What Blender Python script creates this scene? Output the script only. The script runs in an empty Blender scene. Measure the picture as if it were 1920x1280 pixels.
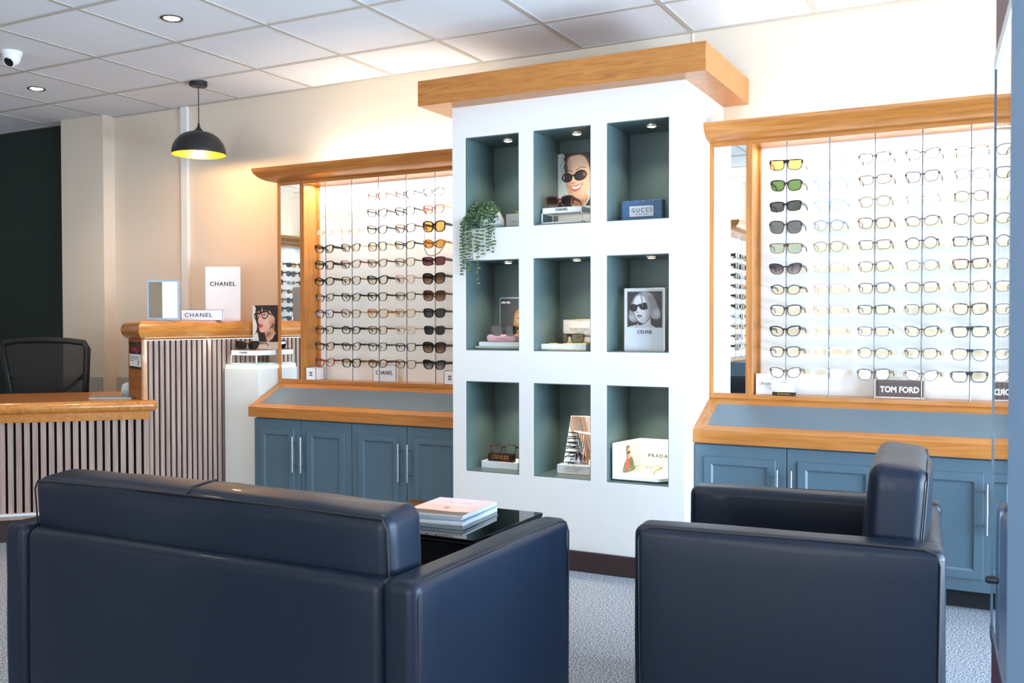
import bpy, bmesh, math, random
import numpy as np
from mathutils import Vector, Matrix
PI = math.pi
random.seed(7)
SC = bpy.context.scene
COL = SC.collection

# ---------------------------------------------------------------- camera
FPX, YAW, PITCH, ROLL = 1798.9, -0.484685, -0.018902, -0.00171196
CAM = Vector((3.8410, -4.6844, 1.15))
cd = bpy.data.cameras.new('camera'); cam = bpy.data.objects.new('camera', cd); COL.objects.link(cam)
cd.sensor_width = 36.0; cd.lens = FPX * 36.0 / 1920.0
cy_, sy_, cp_, sp_ = math.cos(YAW), math.sin(YAW), math.cos(PITCH), math.sin(PITCH)
fw = Vector((sy_ * cp_, cy_ * cp_, sp_)); rt = Vector((cy_, -sy_, 0)); up = rt.cross(fw)
c_, s_ = math.cos(ROLL), math.sin(ROLL)
rt2 = rt * c_ + up * s_; up2 = up * c_ - rt * s_
cam.matrix_world = Matrix(((rt2.x, up2.x, -fw.x, CAM.x), (rt2.y, up2.y, -fw.y, CAM.y), (rt2.z, up2.z, -fw.z, CAM.z), (0, 0, 0, 1)))
cd.dof.use_dof = True; cd.dof.focus_distance = 4.3; cd.dof.aperture_fstop = 13.0
cd.clip_start = 0.05
SC.camera = cam

# ---------------------------------------------------------------- world, exposure, lights
SC.view_settings.view_transform = 'Standard'
SC.view_settings.look = 'None'
SC.view_settings.exposure = 0.2
SC.view_settings.gamma = 1.0
SC.view_settings.use_curve_mapping = False
wd = bpy.data.worlds.new('sky'); SC.world = wd; wd.use_nodes = True
wn = wd.node_tree.nodes; wn['Background'].inputs[0].default_value = (0.70, 0.85, 1.0, 1); wn['Background'].inputs[1].default_value = 1.3

def area(name, loc, target, sx, sy, power, color, spread=180):
    l = bpy.data.lights.new(name, 'AREA'); l.shape = 'RECTANGLE'; l.size = sx; l.size_y = sy
    l.energy = power; l.color = color; l.spread = math.radians(spread)
    o = bpy.data.objects.new(name, l); COL.objects.link(o); o.location = loc
    o.rotation_euler = (Vector(target) - Vector(loc)).to_track_quat('-Z', 'Y').to_euler()
    return o
def spot(name, loc, power, color, angle=80, blend=0.6, radius=0.03, target=None):
    l = bpy.data.lights.new(name, 'SPOT'); l.energy = power; l.color = color; l.spot_size = math.radians(angle); l.spot_blend = blend; l.shadow_soft_size = radius
    o = bpy.data.objects.new(name, l); COL.objects.link(o); o.location = loc
    if target: o.rotation_euler = (Vector(target) - Vector(loc)).to_track_quat('-Z', 'Y').to_euler()
    return o
DAY = (0.54, 0.76, 1.0); WARM = (1.0, 0.80, 0.58); NEUT = (1.0, 0.95, 0.88)
# daylight through the big window in the right wall and through the shop front behind the camera
area('daylight_right_window', (6.15, -2.6, 1.45), (0, -2.4, 1.2), 3.8, 2.3, 430, DAY)
area('daylight_shop_front', (3.2, -6.7, 1.5), (2.6, 0, 1.2), 3.6, 2.3, 62, (1.0, 0.88, 0.80))
area('daylight_left_front', (0.0, -6.7, 1.5), (-.4, 0, 1.2), 2.4, 2.3, 30, (1.0, 0.94, 0.86))
# fill lamps added low outside the windows, aimed up to brighten the ceiling
area('added_ceiling_fill_right', (6.2, -2.6, 0.4), (1.5, -2.0, 2.6), 3.6, 0.8, 430, (0.76, 0.88, 1.0))
area('added_ceiling_fill_front', (1.5, -6.75, 0.4), (1.0, -2.0, 2.6), 5.0, 0.8, 110, (0.90, 0.94, 1.0))

# ---------------------------------------------------------------- materials
def lin(c):
    r = []
    for v in c[:3]:
        v = v / 255.0 if max(c) > 1.0 else v
        r.append(v / 12.92 if v <= 0.04045 else ((v + 0.055) / 1.055) ** 2.4)
    return (r[0], r[1], r[2], 1.0)
MATS = {}
def mat(name, rgb, rough=0.5, metal=0.0, spec=0.5, emit=None, estr=0.0, bump=0.0, bscale=50.0, coat=0.0, noise=0.0, nscale=8.0):
    if name in MATS: return MATS[name]
    m = bpy.data.materials.new(name); m.use_nodes = True; nt = m.node_tree; b = nt.nodes['Principled BSDF']
    b.inputs['Base Color'].default_value = lin(rgb); b.inputs['Roughness'].default_value = rough
    b.inputs['Metallic'].default_value = metal; b.inputs['Specular IOR Level'].default_value = spec
    b.inputs['Coat Weight'].default_value = coat
    if emit: b.inputs['Emission Color'].default_value = lin(emit); b.inputs['Emission Strength'].default_value = estr
    tc = nt.nodes.new('ShaderNodeTexCoord')
    if noise > 0:
        n = nt.nodes.new('ShaderNodeTexNoise'); n.inputs['Scale'].default_value = nscale; n.inputs['Detail'].default_value = 5
        nt.links.new(tc.outputs['Object'], n.inputs['Vector'])
        mx = nt.nodes.new('ShaderNodeMix'); mx.data_type = 'RGBA'
        c = lin(rgb); mx.inputs[6].default_value = tuple(v * (1 - noise) for v in c[:3]) + (1,); mx.inputs[7].default_value = tuple(min(1, v * (1 + noise)) for v in c[:3]) + (1,)
        nt.links.new(n.outputs['Fac'], mx.inputs[0]); nt.links.new(mx.outputs[2], b.inputs['Base Color'])
    if bump > 0:
        n = nt.nodes.new('ShaderNodeTexNoise'); n.inputs['Scale'].default_value = bscale; n.inputs['Detail'].default_value = 4
        nt.links.new(tc.outputs['Object'], n.inputs['Vector'])
        bp = nt.nodes.new('ShaderNodeBump'); bp.inputs['Strength'].default_value = bump; bp.inputs['Distance'].default_value = 0.002
        nt.links.new(n.outputs['Fac'], bp.inputs['Height']); nt.links.new(bp.outputs['Normal'], b.inputs['Normal'])
    MATS[name] = m
    return m
def ramp_mat(name, stops, scale, rough=0.4, spec=0.5, mapping=(1, 1, 1), detail=6, dist=0.0, bump=0.0, coat=0.0, tex='NOISE'):
    if name in MATS: return MATS[name]
    m = bpy.data.materials.new(name); m.use_nodes = True; nt = m.node_tree; b = nt.nodes['Principled BSDF']
    b.inputs['Roughness'].default_value = rough; b.inputs['Specular IOR Level'].default_value = spec; b.inputs['Coat Weight'].default_value = coat
    tc = nt.nodes.new('ShaderNodeTexCoord'); mp = nt.nodes.new('ShaderNodeMapping'); mp.inputs['Scale'].default_value = mapping
    n = nt.nodes.new('ShaderNodeTexNoise'); n.inputs['Scale'].default_value = scale; n.inputs['Detail'].default_value = detail; n.inputs['Distortion'].default_value = dist
    r = nt.nodes.new('ShaderNodeValToRGB')
    while len(r.color_ramp.elements) < len(stops): r.color_ramp.elements.new(0.5)
    for e, (p, c) in zip(r.color_ramp.elements, stops): e.position = p; e.color = lin(c)
    nt.links.new(tc.outputs['Object'], mp.inputs['Vector']); nt.links.new(mp.outputs['Vector'], n.inputs['Vector'])
    nt.links.new(n.outputs['Fac'], r.inputs['Fac']); nt.links.new(r.outputs['Color'], b.inputs['Base Color'])
    if bump > 0:
        bp = nt.nodes.new('ShaderNodeBump'); bp.inputs['Strength'].default_value = bump; bp.inputs['Distance'].default_value = 0.002
        nt.links.new(n.outputs['Fac'], bp.inputs['Height']); nt.links.new(bp.outputs['Normal'], b.inputs['Normal'])
    MATS[name] = m
    return m
def glassy(name, tint, refl=1.0, rough=0.0, grad=None):
    """thin clear or tinted pane: see-through with a fresnel reflection"""
    if name in MATS: return MATS[name]
    m = bpy.data.materials.new(name); m.use_nodes = True; nt = m.node_tree; nt.nodes.remove(nt.nodes['Principled BSDF'])
    out = nt.nodes['Material Output']
    rt_ = lambda c: tuple(v ** 0.5 for v in lin(c)[:3]) + (1,)
    t = nt.nodes.new('ShaderNodeBsdfTransparent'); t.inputs[0].default_value = rt_(tint)
    g = nt.nodes.new('ShaderNodeBsdfGlossy'); g.inputs['Roughness'].default_value = rough; g.inputs['Color'].default_value = (1, 1, 1, 1)
    fr = nt.nodes.new('ShaderNodeFresnel'); fr.inputs[0].default_value = 1.45
    mul = nt.nodes.new('ShaderNodeMath'); mul.operation = 'MULTIPLY'; mul.inputs[1].default_value = refl; mul.use_clamp = True
    mx = nt.nodes.new('ShaderNodeMixShader')
    nt.links.new(fr.outputs[0], mul.inputs[0]); nt.links.new(mul.outputs[0], mx.inputs[0])
    nt.links.new(t.outputs[0], mx.inputs[1]); nt.links.new(g.outputs[0], mx.inputs[2]); nt.links.new(mx.outputs[0], out.inputs['Surface'])
    if grad:
        tc = nt.nodes.new('ShaderNodeTexCoord'); sep = nt.nodes.new('ShaderNodeSeparateXYZ'); mr = nt.nodes.new('ShaderNodeMapRange')
        mr.inputs[1].default_value = -0.022; mr.inputs[2].default_value = 0.016
        cm = nt.nodes.new('ShaderNodeMix'); cm.data_type = 'RGBA'; cm.inputs[6].default_value = rt_(grad); cm.inputs[7].default_value = rt_(tint)
        nt.links.new(tc.outputs['Object'], sep.inputs[0]); nt.links.new(sep.outputs[2], mr.inputs[0]); nt.links.new(mr.outputs[0], cm.inputs[0]); nt.links.new(cm.outputs[2], t.inputs[0])
    MATS[name] = m
    return m
def emission(name, rgb, s):
    if name in MATS: return MATS[name]
    m = bpy.data.materials.new(name); m.use_nodes = True; nt = m.node_tree; nt.nodes.remove(nt.nodes['Principled BSDF'])
    e = nt.nodes.new('ShaderNodeEmission'); e.inputs[0].default_value = lin(rgb); e.inputs[1].default_value = s
    nt.links.new(e.outputs[0], nt.nodes['Material Output'].inputs['Surface'])
    MATS[name] = m
    return m
OAK = [(0.25, (156, 92, 36)), (0.5, (178, 112, 48)), (0.75, (190, 128, 62))]
oak_x = ramp_mat('oak_along', OAK, 3.0, 0.34, 0.5, (1.2, 22, 22), 7, 0.6, 0.10, 0.15)
oak_z = ramp_mat('oak_upright', OAK, 3.0, 0.34, 0.5, (22, 22, 1.2), 7, 0.6, 0.10, 0.15)
oak_y = ramp_mat('oak_across', OAK, 3.0, 0.34, 0.5, (22, 1.2, 22), 7, 0.6, 0.10, 0.15)
cherry = ramp_mat('cherry_varnish', [(0.25, (150, 82, 26)), (0.5, (176, 102, 38)), (0.8, (196, 124, 54))], 3.0, 0.24, 0.5, (3, 3, 14), 7, 0.8, 0.04, 0.4)
cherry_y = ramp_mat('beech_varnish', [(0.25, (170, 100, 38)), (0.5, (194, 122, 52)), (0.8, (206, 140, 68))], 3.0, 0.24, 0.5, (14, 1.4, 14), 7, 1.2, 0.04, 0.4)
desk_top_m = ramp_mat('desk_veneer', [(0.25, (160, 98, 42)), (0.7, (186, 122, 60))], 3.0, 0.28, 0.5, (2, 14, 14), 6, 0.5, 0.03, 0.2)
slat_m = ramp_mat('grey_oak_slat', [(0.25, (150, 124, 112)), (0.6, (178, 152, 140)), (0.85, (192, 170, 156))], 3.0, 0.6, 0.3, (20, 20, 1.0), 6, 0.4, 0.12)
felt = mat('black_felt', (18, 20, 24), 0.95, spec=0.1)
white_wall = mat('cream_wall_paint', (224, 211, 194), 0.85, spec=0.2, bump=0.15, bscale=220)
green_wall = mat('dark_green_wall_paint', (44, 54, 50), 0.8, spec=0.2, bump=0.15, bscale=220)
ceil_m = mat('ceiling_tile', (224, 226, 230), 0.95, spec=0.1, bump=0.5, bscale=260)
grid_m = mat('ceiling_grid_metal', (184, 178, 168), 0.6)
col_white = mat('white_column_paint', (226, 221, 216), 0.6, spec=0.3)
col_green = mat('slate_green_paint', (80, 98, 98), 0.36, spec=0.5, bump=0.1, bscale=200)
white_trim = mat('white_plastic', (232, 232, 232), 0.45)
cab_blue = mat('slate_blue_cabinet_paint', (80, 102, 115), 0.40, spec=0.5, bump=0.06, bscale=150)
laminate = mat('blue_grey_laminate', (96, 110, 120), 0.30, spec=0.5, noise=0.04, nscale=60)
panel_white = mat('display_back_panel', (238, 236, 230), 0.7, spec=0.2)
steel = mat('brushed_steel', (200, 203, 208), 0.28, 1.0)
chrome = mat('chrome', (225, 225, 228), 0.08, 1.0)
mirror_m = mat('mirror_silver', (244, 246, 246), 0.01, 1.0)
brown_skirt = mat('dark_brown_skirting', (52, 34, 32), 0.5)
black_kick = mat('black_kickboard', (22, 24, 28), 0.6)
white_card = mat('white_card', (240, 240, 240), 0.6)
white_gloss = mat('white_gloss', (240, 240, 240), 0.2)
ink = mat('black_ink', (20, 20, 22), 0.5)
grey_ink = mat('grey_ink', (140, 140, 145), 0.5)
gold = mat('polished_gold', (214, 170, 92), 0.2, 1.0)
black_plastic = mat('black_plastic', (26, 27, 30), 0.4)
leather = mat('black_leather', (12, 24, 40), 0.40, spec=0.30, bump=0.22, bscale=330, coat=0.05)
leather_dark = mat('leather_seam', (14, 16, 20), 0.5)
led = emission('led_white', (255, 250, 240), 9.0)

# ---------------------------------------------------------------- object helpers
def wmat(o):
    M = Matrix.Identity(4)
    while o is not None:
        M = (Matrix.Translation(o.location) @ o.rotation_euler.to_matrix().to_4x4()) @ M; o = o.parent
    return M
def put(name, bm, m, parent=None, local=False, smooth=False, origin=None):
    """link a bmesh as one object; vertices are given in world space unless local"""
    me = bpy.data.meshes.new(name)
    o = bpy.data.objects.new(name, me); COL.objects.link(o)
    if parent is not None:
        o.parent = parent
        if not local: bm.transform(wmat(parent).inverted())
    elif not local:
        if origin is None:
            vs = [v.co for v in bm.verts]
            lo = [min(v[i] for v in vs) for i in range(3)]; hi = [max(v[i] for v in vs) for i in range(3)]
            origin = ((lo[0] + hi[0]) / 2, (lo[1] + hi[1]) / 2, lo[2])
        o.location = origin; bm.transform(Matrix.Translation(-Vector(origin)))
    bmesh.ops.recalc_face_normals(bm, faces=bm.faces)
    if smooth:
        for f in bm.faces: f.smooth = True
    bm.to_mesh(me); bm.free()
    if isinstance(m, (list, tuple)):
        for x in m: me.materials.append(x)
    else: me.materials.append(m)
    if smooth: me.set_sharp_from_angle(angle=math.radians(40))
    return o
def tag(o, label, cat, group=None, kind=None):
    o['label'] = label; o['category'] = cat
    if group: o['group'] = group
    if kind: o['kind'] = kind
    return o
def thing(name, label, cat, loc=(0, 0, 0), rz=0.0, group=None):
    o = bpy.data.objects.new(name, None); COL.objects.link(o); o.location = loc; o.rotation_euler = (0, 0, rz)
    o.empty_display_size = 0.05
    return tag(o, label, cat, group)
def struct(o):
    o['kind'] = 'structure'; return o
def dup(root, loc, rz, label=None, group=None):
    r = root.copy(); COL.objects.link(r); r.location = loc; r.rotation_euler = (0, 0, rz)
    if label: r['label'] = label
    if group: r['group'] = group
    for ch in root.children:
        c = ch.copy(); COL.objects.link(c); c.parent = r
        for g in ch.children:
            d = g.copy(); COL.objects.link(d); d.parent = c
    return r
def B(): return bmesh.new()
def box(bm, x0, x1, y0, y1, z0, z1, bev=0.0, M=None, seg=2, mi=0):
    t = bmesh.new()
    bmesh.ops.create_cube(t, size=1.0)
    for v in t.verts: v.co = Vector(((x0 + x1) / 2 + v.co.x * (x1 - x0), (y0 + y1) / 2 + v.co.y * (y1 - y0), (z0 + z1) / 2 + v.co.z * (z1 - z0)))
    if bev > 0: bmesh.ops.bevel(t, geom=list(t.edges), offset=bev, segments=seg, affect='EDGES', profile=0.5)
    if M is not None: t.transform(M)
    join(bm, t, mi); return bm
def join(bm, t, mi=0):
    mp = {}
    for v in t.verts: mp[v.index if False else v] = bm.verts.new(v.co)
    for f in t.faces:
        try:
            nf = bm.faces.new([mp[v] for v in f.verts]); nf.material_index = mi; nf.smooth = f.smooth
        except ValueError: pass
    t.free()
def tube(bm, pts, r, seg=8, cap=True, mi=0, sy=1.0):
    """round bar through points; r is a number or a list"""
    pts = [Vector(p) for p in pts]; n = len(pts)
    rr = r if isinstance(r, (list, tuple)) else [r] * n
    rings = []; prev = None
    for i, p in enumerate(pts):
        d = (pts[min(i + 1, n - 1)] - pts[max(i - 1, 0)]).normalized()
        if prev is None:
            a = Vector((0, 0, 1)) if abs(d.z) < 0.9 else Vector((1, 0, 0))
            u = d.cross(a).normalized()
        else: u = (prev - d * prev.dot(d)).normalized()
        prev = u; v = d.cross(u)
        rings.append([bm.verts.new(p + (u * math.cos(2 * PI * k / seg) + v * math.sin(2 * PI * k / seg) * sy) * rr[i]) for k in range(seg)])
    for i in range(n - 1):
        for k in range(seg):
            f = bm.faces.new((rings[i][k], rings[i][(k + 1) % seg], rings[i + 1][(k + 1) % seg], rings[i + 1][k])); f.material_index = mi
    if cap:
        bm.faces.new(rings[0]).material_index = mi; bm.faces.new(list(reversed(rings[-1]))).material_index = mi
    return bm
def lathe(bm, prof, seg=32, c=(0, 0, 0), M=None, mi=0):
    t = bmesh.new(); rings = []
    for r, z in prof:
        if r < 1e-6: rings.append([t.verts.new((0, 0, z))])
        else: rings.append([t.verts.new((r * math.cos(2 * PI * k / seg), r * math.sin(2 * PI * k / seg), z)) for k in range(seg)])
    for a, b in zip(rings, rings[1:]):
        for k in range(seg):
            k2 = (k + 1) % seg
            if len(a) == 1 and len(b) == 1: continue
            if len(a) == 1: t.faces.new((a[0], b[k], b[k2]))
            elif len(b) == 1: t.faces.new((a[k], a[k2], b[0]))
            else: t.faces.new((a[k], a[k2], b[k2], b[k]))
    if M is not None: t.transform(M)
    t.transform(Matrix.Translation(Vector(c)))
    join(bm, t, mi); return bm
def prism(bm, pts, axis, a0, a1, mi=0):
    """extrude a 2-D outline; axis 0: pts are (y,z) swept along x; 1: (x,z) along y; 2: (x,y) along z"""
    def P(p, a):
        return (a, p[0], p[1]) if axis == 0 else ((p[0], a, p[1]) if axis == 1 else (p[0], p[1], a))
    A = [bm.verts.new(P(p, a0)) for p in pts]; Bv = [bm.verts.new(P(p, a1)) for p in pts]
    n = len(pts)
    for i in range(n):
        f = bm.faces.new((A[i], A[(i + 1) % n], Bv[(i + 1) % n], Bv[i])); f.material_index = mi
    f = bm.faces.new(A); f.material_index = mi
    f = bm.faces.new(list(reversed(Bv))); f.material_index = mi
    return bm
def soft_box(sx, sy, sz, r, bulge=(0, 0, 0), n=7, wob=0.0, seed=0):
    h = (sx / 2, sy / 2, sz / 2)
    def params(hh):
        e = [hh - r + r * math.tan(t * PI / 4) for t in (0.33, 0.66, 1.0)]
        mid = [(-1 + 2 * i / (n + 1)) * (hh - r) for i in range(0, n + 2)]
        return [-x for x in reversed(e)] + mid + e
    P = [params(x) for x in h]
    t = bmesh.new(); vs = {}
    rnd = random.Random(seed); ph = [rnd.uniform(0, 6.28) for _ in range(6)]
    def vert(p):
        k = tuple(round(x, 5) for x in p)
        if k in vs: return vs[k]
        inner = Vector([max(-(h[i] - r), min(h[i] - r, p[i])) for i in range(3)])
        d = Vector(p) - inner
        q = inner + (d.normalized() * r if d.length > 1e-9 else d)
        f = [1 - (q[i] / h[i]) ** 2 for i in range(3)]
        s = [max(0.0, x) for x in f]
        for a in range(3):
            b_, c2 = (a + 1) % 3, (a + 2) % 3
            q[a] += (q[a] / h[a]) * bulge[a] * s[b_] ** 0.6 * s[c2] ** 0.6
        if wob:
            w = wob * (math.sin(q.x * 11 + ph[0] + q.z * 7) * math.sin(q.y * 13 + ph[1]) + 0.6 * math.sin(q.x * 23 + ph[2]) * math.sin(q.z * 19 + ph[3]))
            q += (d.normalized() if d.length > 1e-9 else Vector((0, 0, 0))) * w
        vs[k] = t.verts.new(q); return vs[k]
    for a in range(3):
        b_, c2 = (a + 1) % 3, (a + 2) % 3
        for s in (-1, 1):
            for i in range(len(P[b_]) - 1):
                for j in range(len(P[c2]) - 1):
                    quad = []
                    for ii, jj in ((i, j), (i + 1, j), (i + 1, j + 1), (i, j + 1)):
                        p = [0, 0, 0]; p[a] = s * h[a]; p[b_] = P[b_][ii]; p[c2] = P[c2][jj]; quad.append(vert(p))
                    if s < 0: quad.reverse()
                    if len(set(quad)) >= 3:
                        try: t.faces.new(quad)
                        except ValueError: pass
    return t
def place(t, loc, rx=0, ry=0, rz=0):
    t.transform(Matrix.Translation(Vector(loc)) @ Matrix.Rotation(rz, 4, 'Z') @ Matrix.Rotation(ry, 4, 'Y') @ Matrix.Rotation(rx, 4, 'X')); return t
def basis(origin, right, upv=(0, 0, 1)):
    r = Vector(right).normalized(); u = Vector(upv).normalized(); n = r.cross(u); o = Vector(origin)
    return Matrix(((r.x, u.x, n.x, o.x), (r.y, u.y, n.y, o.y), (r.z, u.z, n.z, o.z), (0, 0, 0, 1)))
_txt = {}
def text_bm(s, width, height, M, extr=0.0006, bold=0.0, spacing=1.0):
    """letters fitted to width x height, centred on M's origin, in M's x-y plane"""
    key = (s, bold, spacing)
    if key not in _txt:
        cu = bpy.data.curves.new('t', 'FONT'); cu.body = s; cu.size = 1.0; cu.extrude = 0.5; cu.offset = bold; cu.space_character = spacing; cu.resolution_u = 4
        o = bpy.data.objects.new('t', cu); COL.objects.link(o)
        dg = bpy.context.evaluated_depsgraph_get(); dg.update()
        me = bpy.data.meshes.new_from_object(o.evaluated_get(dg))
        vs = [v.co.copy() for v in me.vertices]; fs = [tuple(p.vertices) for p in me.polygons]
        bpy.data.objects.remove(o); bpy.data.curves.remove(cu); bpy.data.meshes.remove(me)
        _txt[key] = (vs, fs)
    vs, fs = _txt[key]
    x0 = min(v.x for v in vs); x1 = max(v.x for v in vs); y0 = min(v.y for v in vs); y1 = max(v.y for v in vs)
    bm = bmesh.new(); vv = []
    for v in vs:
        p = Vector(((v.x - (x0 + x1) / 2) / (x1 - x0) * width, (v.y - (y0 + y1) / 2) / (y1 - y0) * height, (v.z) * extr))
        vv.append(bm.verts.new(M @ p))
    for f in fs:
        try: bm.faces.new([vv[i] for i in f])
        except ValueError: pass
    return bm
def lettering(s, width, height, M, m, parent, bold=0.0, spacing=1.0, name='lettering'):
    return put(name, text_bm(s, width, height, M, 0.0012, bold, spacing), m, parent)

# painted prints: a portrait photograph drawn into the print's own colours
class Art:
    def __init__(s, w, h, bg, n=110):
        s.w, s.h = w, h; s.nx = n; s.ny = max(2, int(n * h / w))
        u = np.linspace(0, 1, s.nx); v = np.linspace(0, 1, s.ny); s.U, s.V = np.meshgrid(u, v)
        s.C = np.zeros((s.ny, s.nx, 3)); s.C[:] = bg
        s.asp = h / w
    def _mix(s, a, c, al=1.0):
        a = np.clip(a, 0, 1)[..., None] * al; s.C = s.C * (1 - a) + np.array(c, float) * a
    def ell(s, cx, cy, rx, ry, c, ang=0, soft=0.04, al=1.0):
        x = s.U - cx; y = (s.V - cy) * s.asp; ry = ry * s.asp
        ca, sa = math.cos(ang), math.sin(ang); X = x * ca + y * sa; Y = -x * sa + y * ca
        d = np.sqrt((X / rx) ** 2 + (Y / ry) ** 2); s._mix((1 - d) / max(soft, 1e-3) + 0.5, c, al)
    def poly(s, pts, c, al=1.0, sm=True):
        if sm and len(pts) > 3:
            n = len(pts); q = []
            for i in range(n):
                p0, p1, p2, p3 = (np.array(pts[(i + k) % n], float) for k in (-1, 0, 1, 2))
                for t in np.linspace(0, 1, 6)[:-1]: q.append(tuple(.5 * ((2 * p1) + (p2 - p0) * t + (2 * p0 - 5 * p1 + 4 * p2 - p3) * t * t + (3 * p1 - p0 - 3 * p2 + p3) * t ** 3)))
            pts = q
        inside = np.zeros(s.U.shape, bool); n = len(pts); j = n - 1
        for i in range(n):
            xi, yi = pts[i]; xj, yj = pts[j]
            cond = ((yi > s.V) != (yj > s.V)) & (s.U < (xj - xi) * (s.V - yi) / (yj - yi + 1e-12) + xi)
            inside ^= cond; j = i
        s._mix(inside.astype(float), c, al)
    def line(s, pts, wd, c, al=1.0):
        d = np.full(s.U.shape, 9.0)
        for (x0, y0), (x1, y1) in zip(pts, pts[1:]):
            dx, dy = x1 - x0, (y1 - y0) * s.asp; L = dx * dx + dy * dy + 1e-12
            t = np.clip(((s.U - x0) * dx + (s.V - y0) * s.asp * dy) / L, 0, 1)
            d = np.minimum(d, np.hypot(s.U - x0 - t * dx, (s.V - y0) * s.asp - t * dy))
        s._mix((wd - d) / (0.35 * wd) + 0.5, c, al)
    def streaks(s, c, pts, al=0.3, f=60, ang=0.0):
        keep = s.C.copy(); s.poly(pts, c, 1.0); m = np.abs(s.C - keep).sum(-1) > 1e-6; s.C = keep
        q = s.U * math.cos(ang) + s.V * math.sin(ang)
        w = (0.5 + 0.5 * np.sin(q * f + 2.2 * np.sin(s.V * 4) + 1.1 * np.sin(q * 17))) * (0.6 + 0.4 * np.sin(q * f * 2.3 + 3 * s.V))
        s._mix(m * np.clip(w, 0, 1), c, al)
    def build(s, name, M, parent, rough=0.35):
        me = bpy.data.meshes.new(name); nx, ny = s.nx, s.ny
        X = (s.U - 0.5) * s.w; Y = (0.5 - s.V) * s.h
        co = np.stack([X, Y, np.zeros_like(X)], -1).reshape(-1, 3)
        R = np.array(M.to_3x3()); T = np.array(M.translation); co = co @ R.T + T
        P = np.array(wmat(parent).inverted()); co = co @ P[:3, :3].T + P[:3, 3]
        fs = []
        for j in range(ny - 1):
            b = j * nx
            for i in range(nx - 1): fs.append((b + i, b + i + nx, b + i + nx + 1, b + i + 1))
        me.from_pydata([tuple(c) for c in co], [], fs)
        ca = me.color_attributes.new('print', 'FLOAT_COLOR', 'POINT')
        c = s.C.reshape(-1, 3) / 255.0; c = np.where(c <= 0.04045, c / 12.92, ((c + 0.055) / 1.055) ** 2.4)
        ca.data.foreach_set('color', np.concatenate([c, np.ones((len(c), 1))], 1).ravel().astype(np.float32))
        if 'print' not in MATS:
            m = bpy.data.materials.new('printed_paper'); m.use_nodes = True; nt = m.node_tree; at = nt.nodes.new('ShaderNodeAttribute'); at.attribute_name = 'print'
            nt.links.new(at.outputs['Color'], nt.nodes['Principled BSDF'].inputs['Base Color']); nt.nodes['Principled BSDF'].inputs['Roughness'].default_value = rough
            MATS['print'] = m
        me.materials.append(MATS['print'])
        o = bpy.data.objects.new(name, me); COL.objects.link(o); o.parent = parent
        return o

# ================================================================ ROOM
CZ = 2.602
XL, XR, YF = -4.6, 5.8, -6.3
b = B(); box(b, XL - .2, XR + .2, YF - .2, 0.2, -0.1, 0.0)
carpet = ramp_mat('speckled_carpet', [(0.36, (70, 82, 102)), (0.47, (128, 136, 150)), (0.54, (160, 164, 170)), (0.64, (206, 206, 206))], 170, 0.95, 0.1, (1, 1, 1), 3, 0, 0.6)
struct(put('floor', b, carpet))
b = B(); box(b, XL - .2, XR + .2, YF - .2, 0.2, CZ, CZ + 0.1); struct(put('ceiling', b, ceil_m))
b = B()
for i in range(-8, 11):
    x = 0.6 * i
    if XL < x < XR: box(b, x - 0.012, x + 0.012, YF, 0, CZ - 0.004, CZ + 0.002)
for j in range(0, 11):
    y = -0.492 - 0.6 * j
    if y > YF: box(b, XL, XR, y - 0.012, y + 0.012, CZ - 0.0045, CZ + 0.002)
box(b, XL, XR, -0.022, 0.0, CZ - 0.006, CZ + 0.002)
struct(put('trim_1', b, grid_m))
b = B(); box(b, -2.216, XR + .2, 0, 0.15, 0, CZ); struct(put('wall_back', b, white_wall))
b = B(); box(b, XL - .2, -2.216, 0.0, 0.15, 0, CZ); struct(put('wall_rear', b, green_wall))
b = B(); box(b, -2.216, -1.78, -0.095, 0.0, 0, CZ); struct(put('wall_pilaster', b, white_wall))
b = B(); box(b, XL - .15, XL, YF, 0, 0, CZ); struct(put('wall_left', b, white_wall))
# right wall with its window opening, shop front with its opening
b = B(); box(b, XR, XR + .15, YF, 0, 0, 0.35); box(b, XR, XR + .15, YF, 0, 2.45, CZ); box(b, XR, XR + .15, -0.8, 0, .35, 2.45); box(b, XR, XR + .15, YF, -4.4, .35, 2.45)
struct(put('wall_right', b, white_wall))
b = B(); box(b, XL, XR, YF - .15, YF, 0, 0.3); box(b, XL, XR, YF - .15, YF, 2.45, CZ); box(b, XL, -1.2, YF - .15, YF, .3, 2.45); box(b, 1.15, 1.45, YF - .15, YF, .3, 2.45); box(b, 4.9, XR, YF - .15, YF, .3, 2.45)
struct(put('wall_front', b, white_wall))
pane_m = glassy('window_glass', (245, 250, 252), 1.0)
b = B(); box(b, XR + .06, XR + .07, -4.4, -0.8, .35, 2.45); w = put('window_1', b, pane_m); struct(w)
b = B(); box(b, 1.45, 4.9, YF - .08, YF - .07, .3, 2.45); w = put('window_2', b, pane_m); struct(w)
b = B(); box(b, -1.2, 1.15, YF - .08, YF - .07, .3, 2.45); struct(put('window_3', b, pane_m))
b = B()
for x in (-1.18, -.02, 1.13, 1.47, 2.6, 3.75, 4.88): box(b, x - .03, x + .03, YF - .12, YF - .03, .3, 2.45)
box(b, 1.45, 4.9, YF - .12, YF - .03, 2.0, 2.06); struct(put('trim_4', b, mat('anthracite_mullion', (70, 84, 98), .5)))
b = B(); box(b, .08, .335, YF - .14, YF - .02, .3, 2.45); struct(put('trim_6', b, white_wall))
b = B()
for y in (-4.38, -3.2, -2.0, -.82): box(b, XR + .03, XR + .12, y - .03, y + .03, .35, 2.45)
struct(put('trim_5', b, MATS['anthracite_mullion']))
b = B(); box(b, 1.20, 1.30, YF, -4.36, 0, CZ); struct(put('wall_partition', b, white_wall))
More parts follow.
